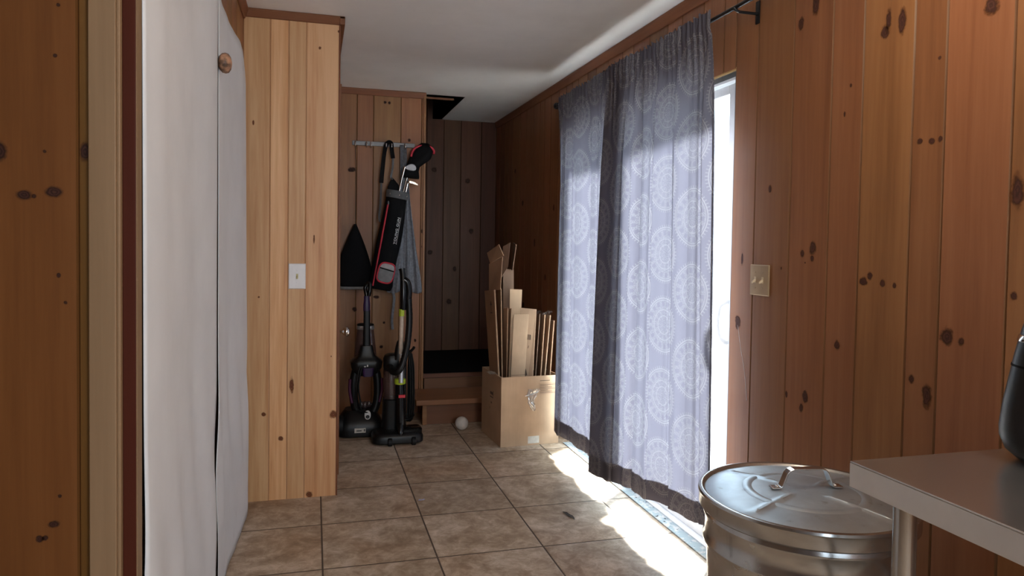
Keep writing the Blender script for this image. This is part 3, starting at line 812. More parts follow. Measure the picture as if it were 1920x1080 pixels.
# ------------------------------------------------------------------ light switches
def switch_plate(name, c, ux, n, w, h, gang, plate, tog, label):
    c, ux, n = V(c), V(ux), V(n); up = V((0, 0, 1)); root = thing(name, c, label, 'light switch')
    bm = bmesh.new(); t = .006
    def q(s, d): return [c+ux*sx*(w/2-s)+up*sz*(h/2-s)+n*d for sx, sz in ((-1, -1), (1, -1), (1, 1), (-1, 1))]
    rings(bm, [q(0, .0006), q(0, t*.45), q(.004, t)]); bmesh.ops.recalc_face_normals(bm, faces=bm.faces)
    mk('plate', bm, plate, root, smooth=None, bevel=.0008)
    for k in range(gang):
        o = c+ux*((k-(gang-1)/2)*.046)
        bm = bmesh.new()
        e = [o+ux*sx*.005+up*sz*.012+n*.0062 for sx, sz in ((-1, -1), (1, -1), (1, 1), (-1, 1))]
        e2 = [p+n*.0012 for p in e]
        rings(bm, [e, e2]); bmesh.ops.recalc_face_normals(bm, faces=bm.faces); mk('slot', bm, tog, root, smooth=None)
        bm = bmesh.new(); dn = -1
        a = [o+ux*sx*.0042+up*(dn*.001+sz*.005)+n*.007 for sx, sz in ((-1, -1), (1, -1), (1, 1), (-1, 1))]
        b2 = [o+ux*sx*.0034+up*(dn*.010+sz*.0035)+n*.020 for sx, sz in ((-1, -1), (1, -1), (1, 1), (-1, 1))]
        rings(bm, [a, b2]); bmesh.ops.recalc_face_normals(bm, faces=bm.faces); mk('toggle', bm, tog, root, smooth=None, bevel=.001)
        for sz in (-.030, .030):
            bm = bmesh.new(); lathe(bm, o+up*sz+n*.0055, [(.0035, 0), (.0035, .0012), (.0015, .0018)], 12, n); mk('screw', bm, plate, root, smooth=50)
switch_plate('light_switch', (-.080, PY, 1.117), (1, 0, 0), (0, -1, 0), .082, .126, 1, 'plate_white', 'toggle_yellow', 'white single light switch on the fresh pine wall end')
switch_plate('light_switch', (XR, 2.346, 1.173), (0, -1, 0), (-1, 0, 0), .118, .117, 2, 'plate_brass', 'toggle_brass', 'brassy double light switch on the plank wall right of the glass door')

# thin loose wire on the wall by the door
bm = bmesh.new(); tube(bm, smooth_path([(XR-.0006, 2.485, .985), (XR-.0006, 2.462, .90), (XR-.0006, 2.43, .80), (XR-.0006, 2.412, .70)], 8), .0007, 6)
mark(mk('thin_string', bm, 'white_paint', loc=(XR-.002, 2.43, .56), smooth=60), 'thin pale string hanging from a knot beside the glass door', 'string')

# ------------------------------------------------------------------ hook rail and what hangs on it
GY = 5.36
rail = thing('hook_rail', (.49, GY, 2.0), 'grey metal hook rail on the middle plank wall', 'hook rail')
bm = bmesh.new(); box(bm, (.264, GY-.010, 1.995), (.722, GY-.0006, 2.028)); mk('bar', bm, 'rail_metal', rail, smooth=None, bevel=.003)
hooks = [.285, .365, .395, .505, .545, .645]
for hx in hooks:
    bm = bmesh.new(); tube(bm, smooth_path([(hx, GY-.010, 2.02), (hx, GY-.030, 2.018), (hx, GY-.042, 2.0), (hx, GY-.040, 1.985), (hx, GY-.052, 1.978), (hx, GY-.066, 1.99), (hx, GY-.066, 2.004)], 4), .0045, 10)
    blob(bm, (hx, GY-.066, 2.006), .007, .007, .007, 12, 8); mk('hook', bm, 'steel', rail, smooth=60)

# golf bag
BY = 5.235
A0, A1 = at(713, 543, y=BY), at(746, 357, y=BY)
ax = (A1-A0).normalized(); L = (A1-A0).length
sd = V((ax.z, 0, -ax.x)); fw = V((0, -1, 0))
gb = thing('golf_bag', A0, 'black red-trimmed junior golf bag hanging from the hook rail', 'golf bag')
def gp(s, tt, d=0): return A0 + ax*tt*L + sd*s + fw*d
def bag_r(t):
    rx = .088 - .010*t - .004*math.sin(t*9); ry = .070-.006*t
    if t < .05: k = .80+.2*math.sqrt(max(0, t/.05)); rx *= k; ry *= k
    return rx, ry
bm = bmesh.new(); rings(bm, [circle(gp(-.004*math.sin(t*7), t), sd, fw, *bag_r(t), 32, .85) for t in [0, .01, .025, .05, .1, .2, .3, .4, .5, .6, .7, .8, .9, .95]] + [circle(gp(-.004*math.sin(t*7), t), sd, fw, bag_r(t)[0]-.006, bag_r(t)[1]-.006, 32, .85) for t in (.95, .7, .4, .15)])
bmesh.ops.recalc_face_normals(bm, faces=bm.faces); mk('bag_body', bm, 'black_fabric', gb, smooth=50)
bm = bmesh.new(); rx, ry = bag_r(.95)
rings(bm, [circle(gp(0, t), sd, fw, rx+d, ry+d, 32, .85) for t, d in ((.915, .002), (.92, .005), (.985, .006), (.99, .003), (.985, -.004), (.93, -.006))], cap=False)
col = mk('collar', bm, 'grey_fabric', gb, smooth=50)
for s_ in (-.055, .01, .066):
    bm = bmesh.new(); dd = ry*math.sqrt(max(0, 1-(s_/(rx+.006))**2))+.007; lathe(bm, gp(s_, .95, dd), [(.005, 0), (.005, .002), (.002, .004)], 12, fw); mk('rivet', bm, 'steel', col, smooth=60)
bm = bmesh.new(); pr = [gp(-.070, .96, -.005), gp(-.074, 1.02, -.012), gp(-.055, 1.115, -.03), gp(-.048, 1.118, -.03), gp(.005, 1.055, -.02), gp(.018, .975, -.008)]
prism(bm, pr, (0, .035, 0)); mk('top_flap', bm, 'black_fabric', gb, smooth=None, bevel=.006)
def on_bag(s, t, lift=.003):
    rx, ry = bag_r(t); k = max(0, 1-abs(s/rx)**(2/.85)); return gp(s, t, ry*k**(.85/2)+lift)
bm = bmesh.new(); tube(bm, smooth_path([on_bag(-.062+.006*t, t) for t in (.03, .2, .4, .6, .78, .84)], 5), .006, 10); zp = mk('zipper_piping', bm, 'red_fabric', gb, smooth=60)
bm = bmesh.new(); blob(bm, on_bag(-.056, .855), .006, .004, .016, 12, 8); mk('zipper_pull', bm, 'grey_fabric', zp, smooth=60)
# pocket: rounded patch following the bag
def pocket_pt(a, k=1.0):
    c, s = math.cos(a), math.sin(a)
    c = math.copysign(abs(c)**.6, c); s = math.copysign(abs(s)**.6, s)
    ss = .012+.058*k*c + .006*s; tt = .175 + .098*k*s - .004*c
    return ss, tt
N = 40
bm = bmesh.new(); loop_tube(bm, [on_bag(*pocket_pt(2*PI*i/N), .012) for i in range(N)], .0065); pk = mk('pocket_piping', bm, 'red_fabric', gb, smooth=60)
def patch(name, mat, lo, hi):
    bm = bmesh.new(); rows = []
    for k in range(0, 9):
        a = lo+(hi-lo)*k/8
        row = []
        tt = .175+.098*a
        half = (max(0, 1-abs(a)**(2/.6)))**(.6/2)
        for i in range(13):
            s = .012+.006*a + (-1+2*i/12)*.056*half
            row.append(on_bag(s, tt-.02*((-1+2*i/12)*.5), .010))
        rows.append(row)
    rings(bm, rows, cap=False, closed=False); bmesh.ops.recalc_face_normals(bm, faces=bm.faces)
    o = mk(name, bm, mat, pk, smooth=60); sm = o.modifiers.new('thickness', 'SOLIDIFY'); sm.thickness = .008; sm.offset = 0
patch('pocket_lower', 'grey_mesh', -.97, .28); patch('pocket_zip', 'black_fabric', .28, .40); patch('pocket_upper', 'pale_mesh', .40, .97)
# lettering
cu = bpy.data.curves.new('lettering', 'FONT'); cu.body = 'YOUNG GUN'; cu.size = .038; cu.extrude = .0008; cu.align_x = 'CENTER'; cu.align_y = 'CENTER'; cu.space_character = 1.12
to = bpy.data.objects.new('lettering_source', cu); COL.objects.link(to)
bpy.context.view_layer.update()
me = bpy.data.meshes.new_from_object(to.evaluated_get(bpy.context.evaluated_depsgraph_get()))
bpy.data.objects.remove(to); bpy.data.curves.remove(cu)
bm = bmesh.new(); bm.from_mesh(me); bpy.data.meshes.remove(me)
wl = max(v.co.x for v in bm.verts)-min(v.co.x for v in bm.verts); kx_ = .195*L/.74/wl
for v in bm.verts:
    p = v.co.copy(); t = .60 + p.x*kx_/L; s = .036 - p.y*.62
    v.co = on_bag(s, t, .004 + p.z)
box(bm, (0, 0, 0), (0, 0, 0)) if False else None
for k in range(24):
    t0, t1 = .60+(-.5+k/24)*.195/L, .60+(-.5+(k+1)/24)*.195/L
    vs = [bm.verts.new(on_bag(s, t, .004)) for s, t in ((.0485, t0), (.0505, t0), (.0505, t1), (.0485, t1))]; bm.faces.new(vs)
mk('lettering', bm, 'white_paint', gb, smooth=None, label='white lettering YOUNG GUN')
# straps up to the rail
def ribbon(bm, pts, w, th, up=None):
    tube(bm, smooth_path(pts, 6), w/2, 12, flat=th/w, up=up or (0, -1, 0))
hx = hooks[3]; hx2 = hooks[4]
bm = bmesh.new(); ribbon(bm, [at(715, 343, y=5.28), at(717, 320, y=5.285), at(721, 285, y=5.29), (hx+.008, GY-.05, 2.016), (hx2-.004, GY-.05, 2.018), at(735, 283, y=5.29), at(737, 297, y=5.28)], .030, .006)
mk('padded_strap', bm, 'black_fabric', gb, smooth=60)
bm = bmesh.new(); ribbon(bm, [at(737, 297, y=5.28), at(736, 315, y=5.27), at(733, 332, y=5.262), gp(-.05, 1.10, -.012)], .016, .004); ribbon(bm, [at(715, 343, y=5.28), at(714, 365, y=5.275), at(713, 385, y=5.27), at(711, 405, y=5.265), on_bag(-.088, .66, .002)], .016, .004)
mk('grey_strap', bm, 'grey_fabric', gb, smooth=60)

# golf clubs (each a thing)
def shaft_from(pt, r=.0045, deep=.55):
    """from the visible point down into the bag"""
    foot = gp((pt-A0).dot(sd)*.4, 1-deep, (pt-A0).dot(fw)*.4)
    return foot
CG = 'golf clubs in the hanging bag'
p0 = at(749, 352, y=BY-.01); p1 = at(754.6, 330, y=BY-.01); p2 = at(758.9, 314, y=BY-.01)
c1 = thing('golf_club', p0, 'iron golf club with a grey oval face, in front of the black head cover', 'golf club', CG)
bm = bmesh.new(); cyl(bm, shaft_from(p0), p1, .0045, k=12); mk('shaft', bm, 'chrome', c1, smooth=60)
bm = bmesh.new(); tube(bm, [p1-V((0, 0, .004)), p2, p2+V((.004, 0, .006))], .0068, 12); mk('hosel', bm, 'chrome', c1, smooth=60)
bm = bmesh.new()
out = [at(u, v, y=BY-.014) for u, v in ((759, 315), (761, 311.5), (766, 308.5), (772, 307), (777, 308.5), (780, 312), (781, 316), (779.5, 319), (776, 320.5), (770, 320), (764, 318.5))]
prism(bm, out, (0, .014, 0)); mk('club_head', bm, 'iron_face', c1, smooth=None, bevel=.003)
q1, q2, q3 = at(764, 345, y=BY+.01), at(767.5, 341, y=BY+.005), at(761.5, 357, y=BY+.01)
c2 = thing('golf_club', q3, 'bright iron golf club turned edge-on, right side of the bag collar', 'golf club', CG)
bm = bmesh.new(); cyl(bm, shaft_from(q3), q3, .0045, k=12); mk('shaft', bm, 'chrome', c2, smooth=60)
bm = bmesh.new(); tube(bm, [q3-V((0, 0, .004)), q1, q2], .0068, 12); mk('hosel', bm, 'chrome', c2, smooth=60)
bm = bmesh.new(); prism(bm, [at(u, v, y=BY-.02) for u, v in ((766.5, 339), (770, 338.5), (778, 341), (784.5, 345.5), (784, 348), (779, 347), (772, 344.5), (767, 343.5))], (0, .05, 0)); mk('club_head', bm, 'chrome', c2, smooth=None, bevel=.004)
r0, r1 = at(755.5, 354, y=BY+.02), at(765, 326, y=BY+.03)
c3 = thing('golf_club', r0, 'golf club wearing a black head cover with red trim', 'golf club', CG)
bm = bmesh.new(); cyl(bm, shaft_from(r0), r1, .0048, k=12); mk('shaft', bm, 'chrome', c3, smooth=60)
bm = bmesh.new(); HYc = BY+.045
spine = [((770, 334), 15.5, .034), ((770.5, 329), 16, .036), ((773, 318), 12.5, .034), ((776, 308), 12, .036), ((783, 298), 15, .042), ((791, 289), 17.5, .045), ((799, 283), 17, .042), ((806, 280.5), 12, .034), ((811, 279.5), 5, .018)]
rr = []
pp = [at(*s[0], y=HYc) for s in spine]; pxm = (at(800, 300, y=HYc)-at(799, 300, y=HYc)).length
for i, (s, p) in enumerate(zip(spine, pp)):
    d = (pp[min(i+1, len(pp)-1)]-pp[max(i-1, 0)]).normalized(); n_ = V((d.z, 0, -d.x))
    rr.append(circle(p, n_, V((0, 1, 0)), s[1]*pxm, s[2], 24))
rings(bm, rr); bmesh.ops.recalc_face_normals(bm, faces=bm.faces); hc = mk('head_cover', bm, 'black_fabric', c3, smooth=180)
bm = bmesh.new(); tube(bm, smooth_path([at(u, v, y=HYc-.020) for u, v in ((771, 294), (773, 285), (779, 277.5), (788, 274), (799, 273.5), (808, 276.5), (813.5, 283), (813, 289))], 5), .009, 10, rs=None); mk('red_trim', bm, 'red_fabric', hc, smooth=60)

# grey garment
ga = thing('grey_shirt', at(757, 545, y=5.33), 'wrinkled grey cloth shirt hanging behind the golf bag', 'shirt')
prof = [(272, 750, 762), (290, 750.5, 762), (320, 750, 763), (345, 752, 766), (370, 750, 768), (400, 746, 771), (430, 742, 775), (470, 736, 780), (510, 729, 787), (535, 725, 790.5), (547, 724, 791)]
bm = bmesh.new(); NU = 36; rows = []
for (v, ul, ur) in [p for p in prof]:
    row = []
    for i in range(NU+1):
        f = i/NU; w = (ur-ul)/66
        p = at(ul+(ur-ul)*f, v + (3.0*math.sin(f*9) if v > 540 else 0), y=5.333)
        p.y += (.012*math.sin(f*2*PI*3.2+v*.01)+.006*math.sin(f*2*PI*7+v*.03))*min(1, w+.25) - .004
        p.y = min(p.y, GY-.004); row.append(p)
    rows.append(row)
rings(bm, rows, cap=False, closed=False); bmesh.ops.recalc_face_normals(bm, faces=bm.faces)
o = mk('cloth_body', bm, 'jersey', ga, smooth=180); sm = o.modifiers.new('subdivision', 'SUBSURF'); sm.levels = sm.render_levels = 1
s2 = o.modifiers.new('thickness', 'SOLIDIFY'); s2.thickness = .003; s2.offset = 0
bm = bmesh.new(); ribbon(bm, [at(737, 547, y=5.325), at(739, 560, y=5.325), at(737, 580, y=5.325), at(735, 600, y=5.327), at(736, 618, y=5.327)], .020, .004); mk('tie', bm, 'jersey', ga, smooth=60, label='cloth tie dangling below the shirt')

# black bag hanging at left
bb_ = thing('black_bag', at(668, 540, y=5.31), 'black drop-shaped cloth bag hanging left of the golf bag', 'bag')
bm = bmesh.new(); out = []
prof = [(420, 2), (430, 6), (445, 12), (460, 17.5), (480, 24), (500, 29), (515, 31), (528, 29), (536, 23), (541, 12)]
rr = []
for v, hw in prof:
    c = at(666 - (v-420)*.02, v, y=5.295); hm = 1.1*hw*(at(667, 500, y=5.295)-at(666, 500, y=5.295)).length
    rr.append(circle(c, V((1, 0, 0)), V((0, 1, 0)), hm, .012+.04*min(1, hw/26), 28, .9))
rings(bm, rr[::-1]); bmesh.ops.recalc_face_normals(bm, faces=bm.faces); mk('bag_body', bm, 'black_fabric', bb_, smooth=60)
bm = bmesh.new(); cb = at(664, 540, y=5.295); lathe(bm, cb-V((0, 0, .008)), [(.10, 0), (.112, .006), (.115, .016), (.110, .020)], 36)
for v in bm.verts: v.co.y = 5.295+(v.co.y-5.295)*.5
mk('rim', bm, 'grey_mesh', bb_, smooth=50, label='grey rim under the bag')
bm = bmesh.new(); tube(bm, smooth_path([at(666, 424, y=5.295), at(667, 370, y=5.30), at(667, 310, y=5.305), (hooks[0], GY-.045, 1.985)], 5), .002, 8); mk('cord', bm, 'cord', bb_, smooth=60)

# ------------------------------------------------------------------ carpet cleaner (left)
VX, VY = .345, 4.86
cc = thing('carpet_cleaner', (VX, VY, 0), 'black and purple upright carpet cleaner beside the pine wall end', 'vacuum cleaner')
bm = bmesh.new()
for z, x0, x1, y0, y1 in ():
    pass
def rbox(c, hx, hy, k=28, pw=.45): return circle(c, V((1, 0, 0)), V((0, 1, 0)), hx, hy, k, pw)
rings(bm, [rbox((VX-.040, VY+.005, z), hx, hy) for z, hx, hy in ((.006, .145, .128), (.012, .150, .134), (.05, .152, .136), (.085, .147, .130), (.115, .13, .115), (.15, .108, .085), (.17, .095, .07))])
ft = mk('foot', bm, 'black_plastic', cc, smooth=40)
bm = bmesh.new(); lathe(bm, (VX-.19, VY-.06, .075), [(.055, -.008), (.066, 0), (.066, .035), (.058, .042)], 28, (1, 0, 0)); mk('wheel', bm, 'rubber', ft, smooth=40)
c_ = V((VX-.040, VY-.133, .052)); bm = bmesh.new(); box(bm, c_-V((.042, .0012, .014)), c_+V((.030, .0006, .016))); sk = mk('label_sticker', bm, 'sticker', ft, smooth=None)
bm = bmesh.new(); box(bm, c_+V((-.030, -.0018, -.004)), c_+V((.004, -.0012, .003))); box(bm, c_+V((.018, -.0018, -.006)), c_+V((.026, -.0012, .010))); mk('sticker_print', bm, 'sticker_ink', sk, smooth=None)
# oval carrying frame
bm = bmesh.new(); pts = []
FYc = VY-.03
for i in range(36):
    a = 2*PI*i/36; pts.append((VX-.005+.080*math.copysign(abs(math.cos(a))**.75, math.cos(a)), FYc+.01*math.sin(a), .305+.175*math.copysign(abs(math.sin(a))**.85, math.sin(a))))
loop_tube(bm, pts, .028, 14); fr = mk('oval_frame', bm, 'black_plastic', cc, smooth=60)
for sx in (-1, 1):
    bm = bmesh.new(); tube(bm, smooth_path([(VX-.005+sx*.090, FYc-.028, .22), (VX-.005+sx*.106, FYc-.020, .30), (VX-.005+sx*.104, FYc-.022, .38)], 5), .010, 10); mk('side_accent', bm, 'magenta', fr, smooth=60)
bm = bmesh.new(); rings(bm, [rbox((VX-.003, FYc-.01, z), hx, hy) for z, hx, hy in ((.40, .05, .035), (.42, .075, .05), (.455, .100, .062), (.495, .106, .066), (.51, .088, .056), (.535, .055, .045), (.575, .045, .04), (.60, .038, .034))]); mk('shoulder', bm, 'black_plastic', cc, smooth=40)
bm = bmesh.new(); rings(bm, [rbox((VX+.004, FYc-.062, z), hx, .018) for z, hx in ((.400, .028), (.408, .034), (.445, .036), (.458, .037))]); mk('purple_latch', bm, 'purple', cc, smooth=40)
bm = bmesh.new(); box(bm, (VX-.022, FYc-.079, .465), (VX-.010, FYc-.070, .472)); box(bm, (VX-.004, FYc-.079, .467), (VX+.004, FYc-.070, .480)); mk('indicator', bm, 'badge', cc, smooth=None)
bm = bmesh.new(); rings(bm, [rbox((VX-.005, VY+.05, z), hx, hy, 32, .8) for z, hx, hy in ((.50, .076, .06), (.56, .072, .058), (.66, .060, .05), (.70, .056, .046))]); tk = mk('water_tank', bm, 'tank', cc, smooth=50, label='smoky clear water tank')
bm = bmesh.new(); rings(bm, [rbox((VX-.005, VY+.05, z), hx, hy, 32, .8) for z, hx, hy in ((.698, .058, .048), (.70, .060, .050), (.722, .059, .049), (.725, .054, .044))]); mk('tank_band', bm, 'silver', tk, smooth=50)
bm = bmesh.new(); rings(bm, [rbox((VX-.005, VY+.05, z), hx, hy, 32, .8) for z, hx, hy in ((.725, .058, .048), (.733, .055, .045), (.738, .04, .03))]); mk('tank_cap', bm, 'black_plastic', tk, smooth=50)
bm = bmesh.new(); rings(bm, [rbox((VX-.002, FYc-.005, z), hx, hy, 24, .6) for z, hx, hy in ((.58, .024, .020), (.70, .023, .018), (.835, .022, .017))]); mk('stem', bm, 'black_plastic', cc, smooth=40)
bm = bmesh.new(); rings(bm, [rbox((VX-.004, FYc-.005, z), hx, hy, 24, .7) for z, hx, hy in ((.83, .0225, .018), (.87, .023, .018), (.90, .019, .016), (.93, .0185, .016))]); mk('purple_collar', bm, 'purple', cc, smooth=40)
bm = bmesh.new(); tube(bm, smooth_path([(VX-.004, FYc-.005, .92), (VX-.010, FYc+.0, .955), (VX-.014, FYc+.006, .985), (VX+.004, FYc+.004, 1.015), (VX+.016, FYc-.004, 1.005), (VX+.014, FYc-.012, .96), (VX+.008, FYc-.012, .93)], 6), .013, 12); mk('grip', bm, 'black_gloss', cc, smooth=60)
bm = bmesh.new()
for k in range(4):
    r = random.Random(k); o_ = r.uniform(-.01, .01)
    tube(bm, smooth_path([(VX-.02+o_, FYc-.06, .50), (VX-.05+o_, FYc-.075, .44), (VX-.066+o_, FYc-.082-.006*k, .34), (VX-.062+o_*2, FYc-.085, .24), (VX-.045+o_, FYc-.08, .18), (VX-.035+.02*k, FYc-.06, .155)], 6), .0042, 8)
mk('power_cord', bm, 'cord', cc, smooth=60)
bm = bmesh.new(); lathe(bm, (VX+.004, VY-.094, .142), [(.021, 0), (.021, .006), (.018, .009)], 28, (0, -1, .35)); bg = mk('oval_badge', bm, 'badge', cc, smooth=50)
for v in bg.data.vertices: v.co.z = (v.co.z-.142)*1.5+.142
bm = bmesh.new(); lathe(bm, (VX+.004, VY-.103, .134), [(.011, 0), (.012, .003), (.008, .005)], 20, (0, -1, .35)); mk('badge_center', bm, 'black_plastic', bg, smooth=50)
bm = bmesh.new()
for k, (dx, dz, r_) in enumerate(((-.03, .17, .02), (-.006, .165, .024), (.02, .172, .019), (.035, .165, .014))): blob(bm, (VX+dx, VY+.015, dz+.02), r_, r_*.8, r_*1.2, 14, 10)
mk('motor_parts', bm, 'tank', cc, smooth=60)

# ------------------------------------------------------------------ upright vacuum (right)
UX, UY = .548, 4.64
uv_ = thing('upright_vacuum', (UX, UY, 0), 'black upright vacuum with lime rings and a long hose beside the steps', 'vacuum cleaner')
bm = bmesh.new()
fx = UX-.022
rings(bm, [rbox((fx, UY-.028, z), hx, hy, 36, .4) for z, hx, hy in ((.010, .155, .10), (.016, .163, .106), (.05, .163, .106), (.068, .15, .098), (.078, .12, .08))]); ft = mk('foot', bm, 'black_plastic', uv_, smooth=40)
bm = bmesh.new(); rings(bm, [rbox((fx+.075, UY-.045, z), hx, hy, 24, .4) for z, hx, hy in ((.05, .08, .06), (.088, .082, .062), (.098, .07, .05))]); mk('brush_cover', bm, 'black_gloss', ft, smooth=40)
for dx in (-.055, .095):
    bm = bmesh.new(); lathe(bm, (fx+dx-.014, UY-.135, .026), [(.018, 0), (.0255, .003), (.0255, .025), (.018, .028)], 24, (1, 0, 0)); mk('caster', bm, 'rubber', ft, smooth=40)
bm = bmesh.new(); cyl(bm, (UX, UY-.05, .055), (UX-.004, UY-.015, .375), .032, .030, 24); mk('lower_tube', bm, 'black_gloss', uv_, smooth=60)
bm = bmesh.new(); tube(bm, smooth_path([(UX-.006, UY-.082, .115), (UX-.008, UY-.105, .085), (UX-.010, UY-.122, .03)], 5), .022, 14, rs=[.024, .024, .023, .023, .022, .021, .020, .018, .015, .011, .007][:11]); mk('pedal', bm, 'black_gloss', uv_, smooth=60)
bm = bmesh.new(); c_ = V((UX+.004, UY-.069, .300)); rings(bm, [[c_+V((x, -.0+abs(x)*.35, z)) for x, z in ((-.022, -.010), (.022, -.010), (.022, .010), (-.022, .010))], [c_+V((x, -.006+abs(x)*.35, z)) for x, z in ((-.021, -.009), (.021, -.009), (.021, .009), (-.021, .009))]]); bmesh.ops.recalc_face_normals(bm, faces=bm.faces); mk('red_label', bm, 'red_label', uv_, smooth=None)
bm = bmesh.new(); lathe(bm, (UX-.004, UY-.017, .372), [(.033, 0), (.037, .004), (.037, .032), (.030, .036)], 28); mk('lime_ring', bm, 'lime', uv_, smooth=50)
bm = bmesh.new(); cyl(bm, (UX-.002, UY-.05, .385), (UX-.0, UY-.035, .57), .016, k=20); mk('wand', bm, 'silver', uv_, smooth=60, label='silver wand')
bm = bmesh.new(); cyl(bm, (UX-.003, UY-.03, .57), (UX+.0, UY-.03, .82), .0145, .0145, k=20); mk('upper_wand', bm, 'beige', uv_, smooth=60, label='beige upper wand')
bm = bmesh.new(); cyl(bm, (UX, UY-.03, .815), (UX, UY-.03, .86), .0175, .0175, k=20); mk('lime_collar', bm, 'lime', uv_, smooth=60)
bm = bmesh.new(); rings(bm, [rbox((UX-.055, UY+.05, z), hx, hy, 32, .8) for z, hx, hy in ((.27, .048, .055), (.34, .050, .056), (.46, .050, .056))]); mk('dust_cup', bm, 'tank', uv_, smooth=50, label='smoky clear dust cup')
bm = bmesh.new(); rings(bm, [rbox((UX-.050, UY+.045, z), hx, hy, 32, .6) for z, hx, hy in ((.05, .07, .06), (.12, .062, .06), (.2, .06, .06), (.265, .058, .062), (.27, .05, .056))]); mk('motor_housing', bm, 'black_plastic', uv_, smooth=40)
bm = bmesh.new(); rings(bm, [rbox((UX-.045, UY+.04, z), hx, hy, 32, .6) for z, hx, hy in ((.455, .055, .06), (.47, .062, .066), (.53, .062, .066), (.555, .05, .056), (.562, .03, .04))]); mk('cup_lid', bm, 'black_plastic', uv_, smooth=40)
bm = bmesh.new(); rings(bm, [rbox((UX-.004, UY-.002, z), hx, hy, 24, .6) for z, hx, hy in ((.53, .040, .035), (.60, .032, .03), (.645, .022, .022), (.655, .012, .014))]); mk('carry_handle', bm, 'black_plastic', uv_, smooth=40)
pts = smooth_path([(UX+.045, UY-.02, .93), (UX+.050, UY-.03, .80), (UX+.042, UY-.045, .68), (UX+.022, UY-.075, .58), (UX-.005, UY-.095, .50), (UX-.035, UY-.09, .462), (UX-.062, UY-.05, .465), (UX-.07, UY-.01, .49)], 9)
bm = bmesh.new(); tube(bm, pts, .02, 16, rs=[.0205+.0012*(i % 2) for i in range(len(pts))]); mk('hose', bm, 'black_plastic', uv_, smooth=60)
bm = bmesh.new(); tube(bm, smooth_path([(UX+.008, UY-.03, .855), (UX+.010, UY-.028, .95), (UX+.008, UY-.02, 1.04), (UX+.004, UY-.01, 1.10), (UX+.002, UY-.005, 1.118)], 6), .021, 16, rs=[.020+.002*math.sin(i*.3) for i in range(25)]); gr = mk('hand_grip', bm, 'black_gloss', uv_, smooth=60)
bm = bmesh.new(); tube(bm, smooth_path([(UX+.044, UY-.02, .92), (UX+.046, UY-.02, .98), (UX+.036, UY-.02, 1.03), (UX+.014, UY-.018, 1.05)], 6), .0215, 16); mk('hose_cuff', bm, 'black_gloss', gr, smooth=60)
bm = bmesh.new()
for k in range(7):
    dx = k*.0045; yk = UY+.03+.006*(k % 3)
    tube(bm, smooth_path([(UX+.060+dx*.6, yk, .56), (UX+.062+dx, yk-.01, .48), (UX+.066+dx, yk-.012, .35), (UX+.066+dx, yk-.01, .22), (UX+.060+dx*.9, yk, .13), (UX+.05+dx*.4, yk+.014, .12), (UX+.055+dx*.5, yk+.02, .24), (UX+.055+dx*.4, yk+.02, .45), (UX+.06+dx*.6, yk+.008, .56)], 5), .0042, 8)
mk('power_cord', bm, 'cord', uv_, smooth=60)
for zz in (.12, .565):
    bm = bmesh.new(); tube(bm, smooth_path([(UX+.02, UY+.035, zz+.0), (UX+.06, UY+.03, zz+.006), (UX+.085, UY+.02, zz+.03), (UX+.088, UY+.015, zz+.04)], 4), .009, 10); mk('cord_hook', bm, 'black_plastic', uv_, smooth=60)
bm = bmesh.new(); rings(bm, [rbox((UX+.02, UY+.055, z), .026, .03, 20, .6) for z in (.08, .3, .54)]); mk('spine', bm, 'black_plastic', uv_, smooth=40)

# ------------------------------------------------------------------ cardboard box with flattened boxes
FL, FR, BL = V((1.146, 4.325, 0)), V((1.542, 4.352, 0)), V((1.119, 4.745, 0))
ex = (FR-FL); W = ex.length; ex = ex.normalized(); ey = V((-ex.y, ex.x, 0)); D = .415; BHt = .446; tk_ = .007
bxr = thing('cardboard_box', FL+ex*W/2+ey*D/2, 'open cardboard box on the floor, packed with flattened cardboard', 'box')
def bp_(x, y, z): return FL + ex*x + ey*y + V((0, 0, z))
def bslab(bm, x0, x1, y0, y1, z0, z1):
    q = [bp_(x0, y0, z0), bp_(x1, y0, z0), bp_(x1, y1, z0), bp_(x0, y1, z0)]
    rings(bm, [q, [p+V((0, 0, z1-z0)) for p in q]]); bmesh.ops.recalc_face_normals(bm, faces=bm.faces)
bm = bmesh.new()
bslab(bm, 0, W, 0, tk_, .001, BHt); bslab(bm, 0, W, D-tk_, D, .001, BHt); bslab(bm, 0, tk_, tk_, D-tk_, .001, BHt); bslab(bm, W-tk_, W, tk_, D-tk_, .001, BHt); bslab(bm, tk_, W-tk_, tk_, D-tk_, .001, .008)
mk('box_walls', bm, 'cardboard_b', bxr, smooth=None)
bm = bmesh.new(); bslab(bm, .255, W-.002, -.0010, -.0004, .325, .40)
mk('label_panel', bm, 'cardboard', bxr, smooth=None)
bm = bmesh.new()
for k in range(7): bslab(bm, .262, W-.02-.03*(k % 3), -.0016, -.0011, .334+k*.0088, .3365+k*.0088)
bslab(bm, .262, .33, -.0016, -.0011, .412, .416)
mk('box_print', bm, 'print', bxr, smooth=None)
bm = bmesh.new(); bslab(bm, .185, .262, -.0009, -.0002, .012, .058); mk('tape', bm, 'sticker', bxr, smooth=None, label='pale square of tape')
for (x0, x1, z0, z1) in ((.16, .23, .28, .287), (.17, .225, .30, .318), (.19, .21, .24, .252), (.16, .168, .292, .33), (.228, .234, .20, .215)):
    bm = bmesh.new(); q = [bp_(-.0008, x0, z0), bp_(-.0008, x1, z0), bp_(-.0008, x1, z1), bp_(-.0008, x0, z1)]; rings(bm, [q, [p+ex*.0005 for p in q]]); bmesh.ops.recalc_face_normals(bm, faces=bm.faces)
    mk('side_print', bm, 'print', bxr, smooth=None)
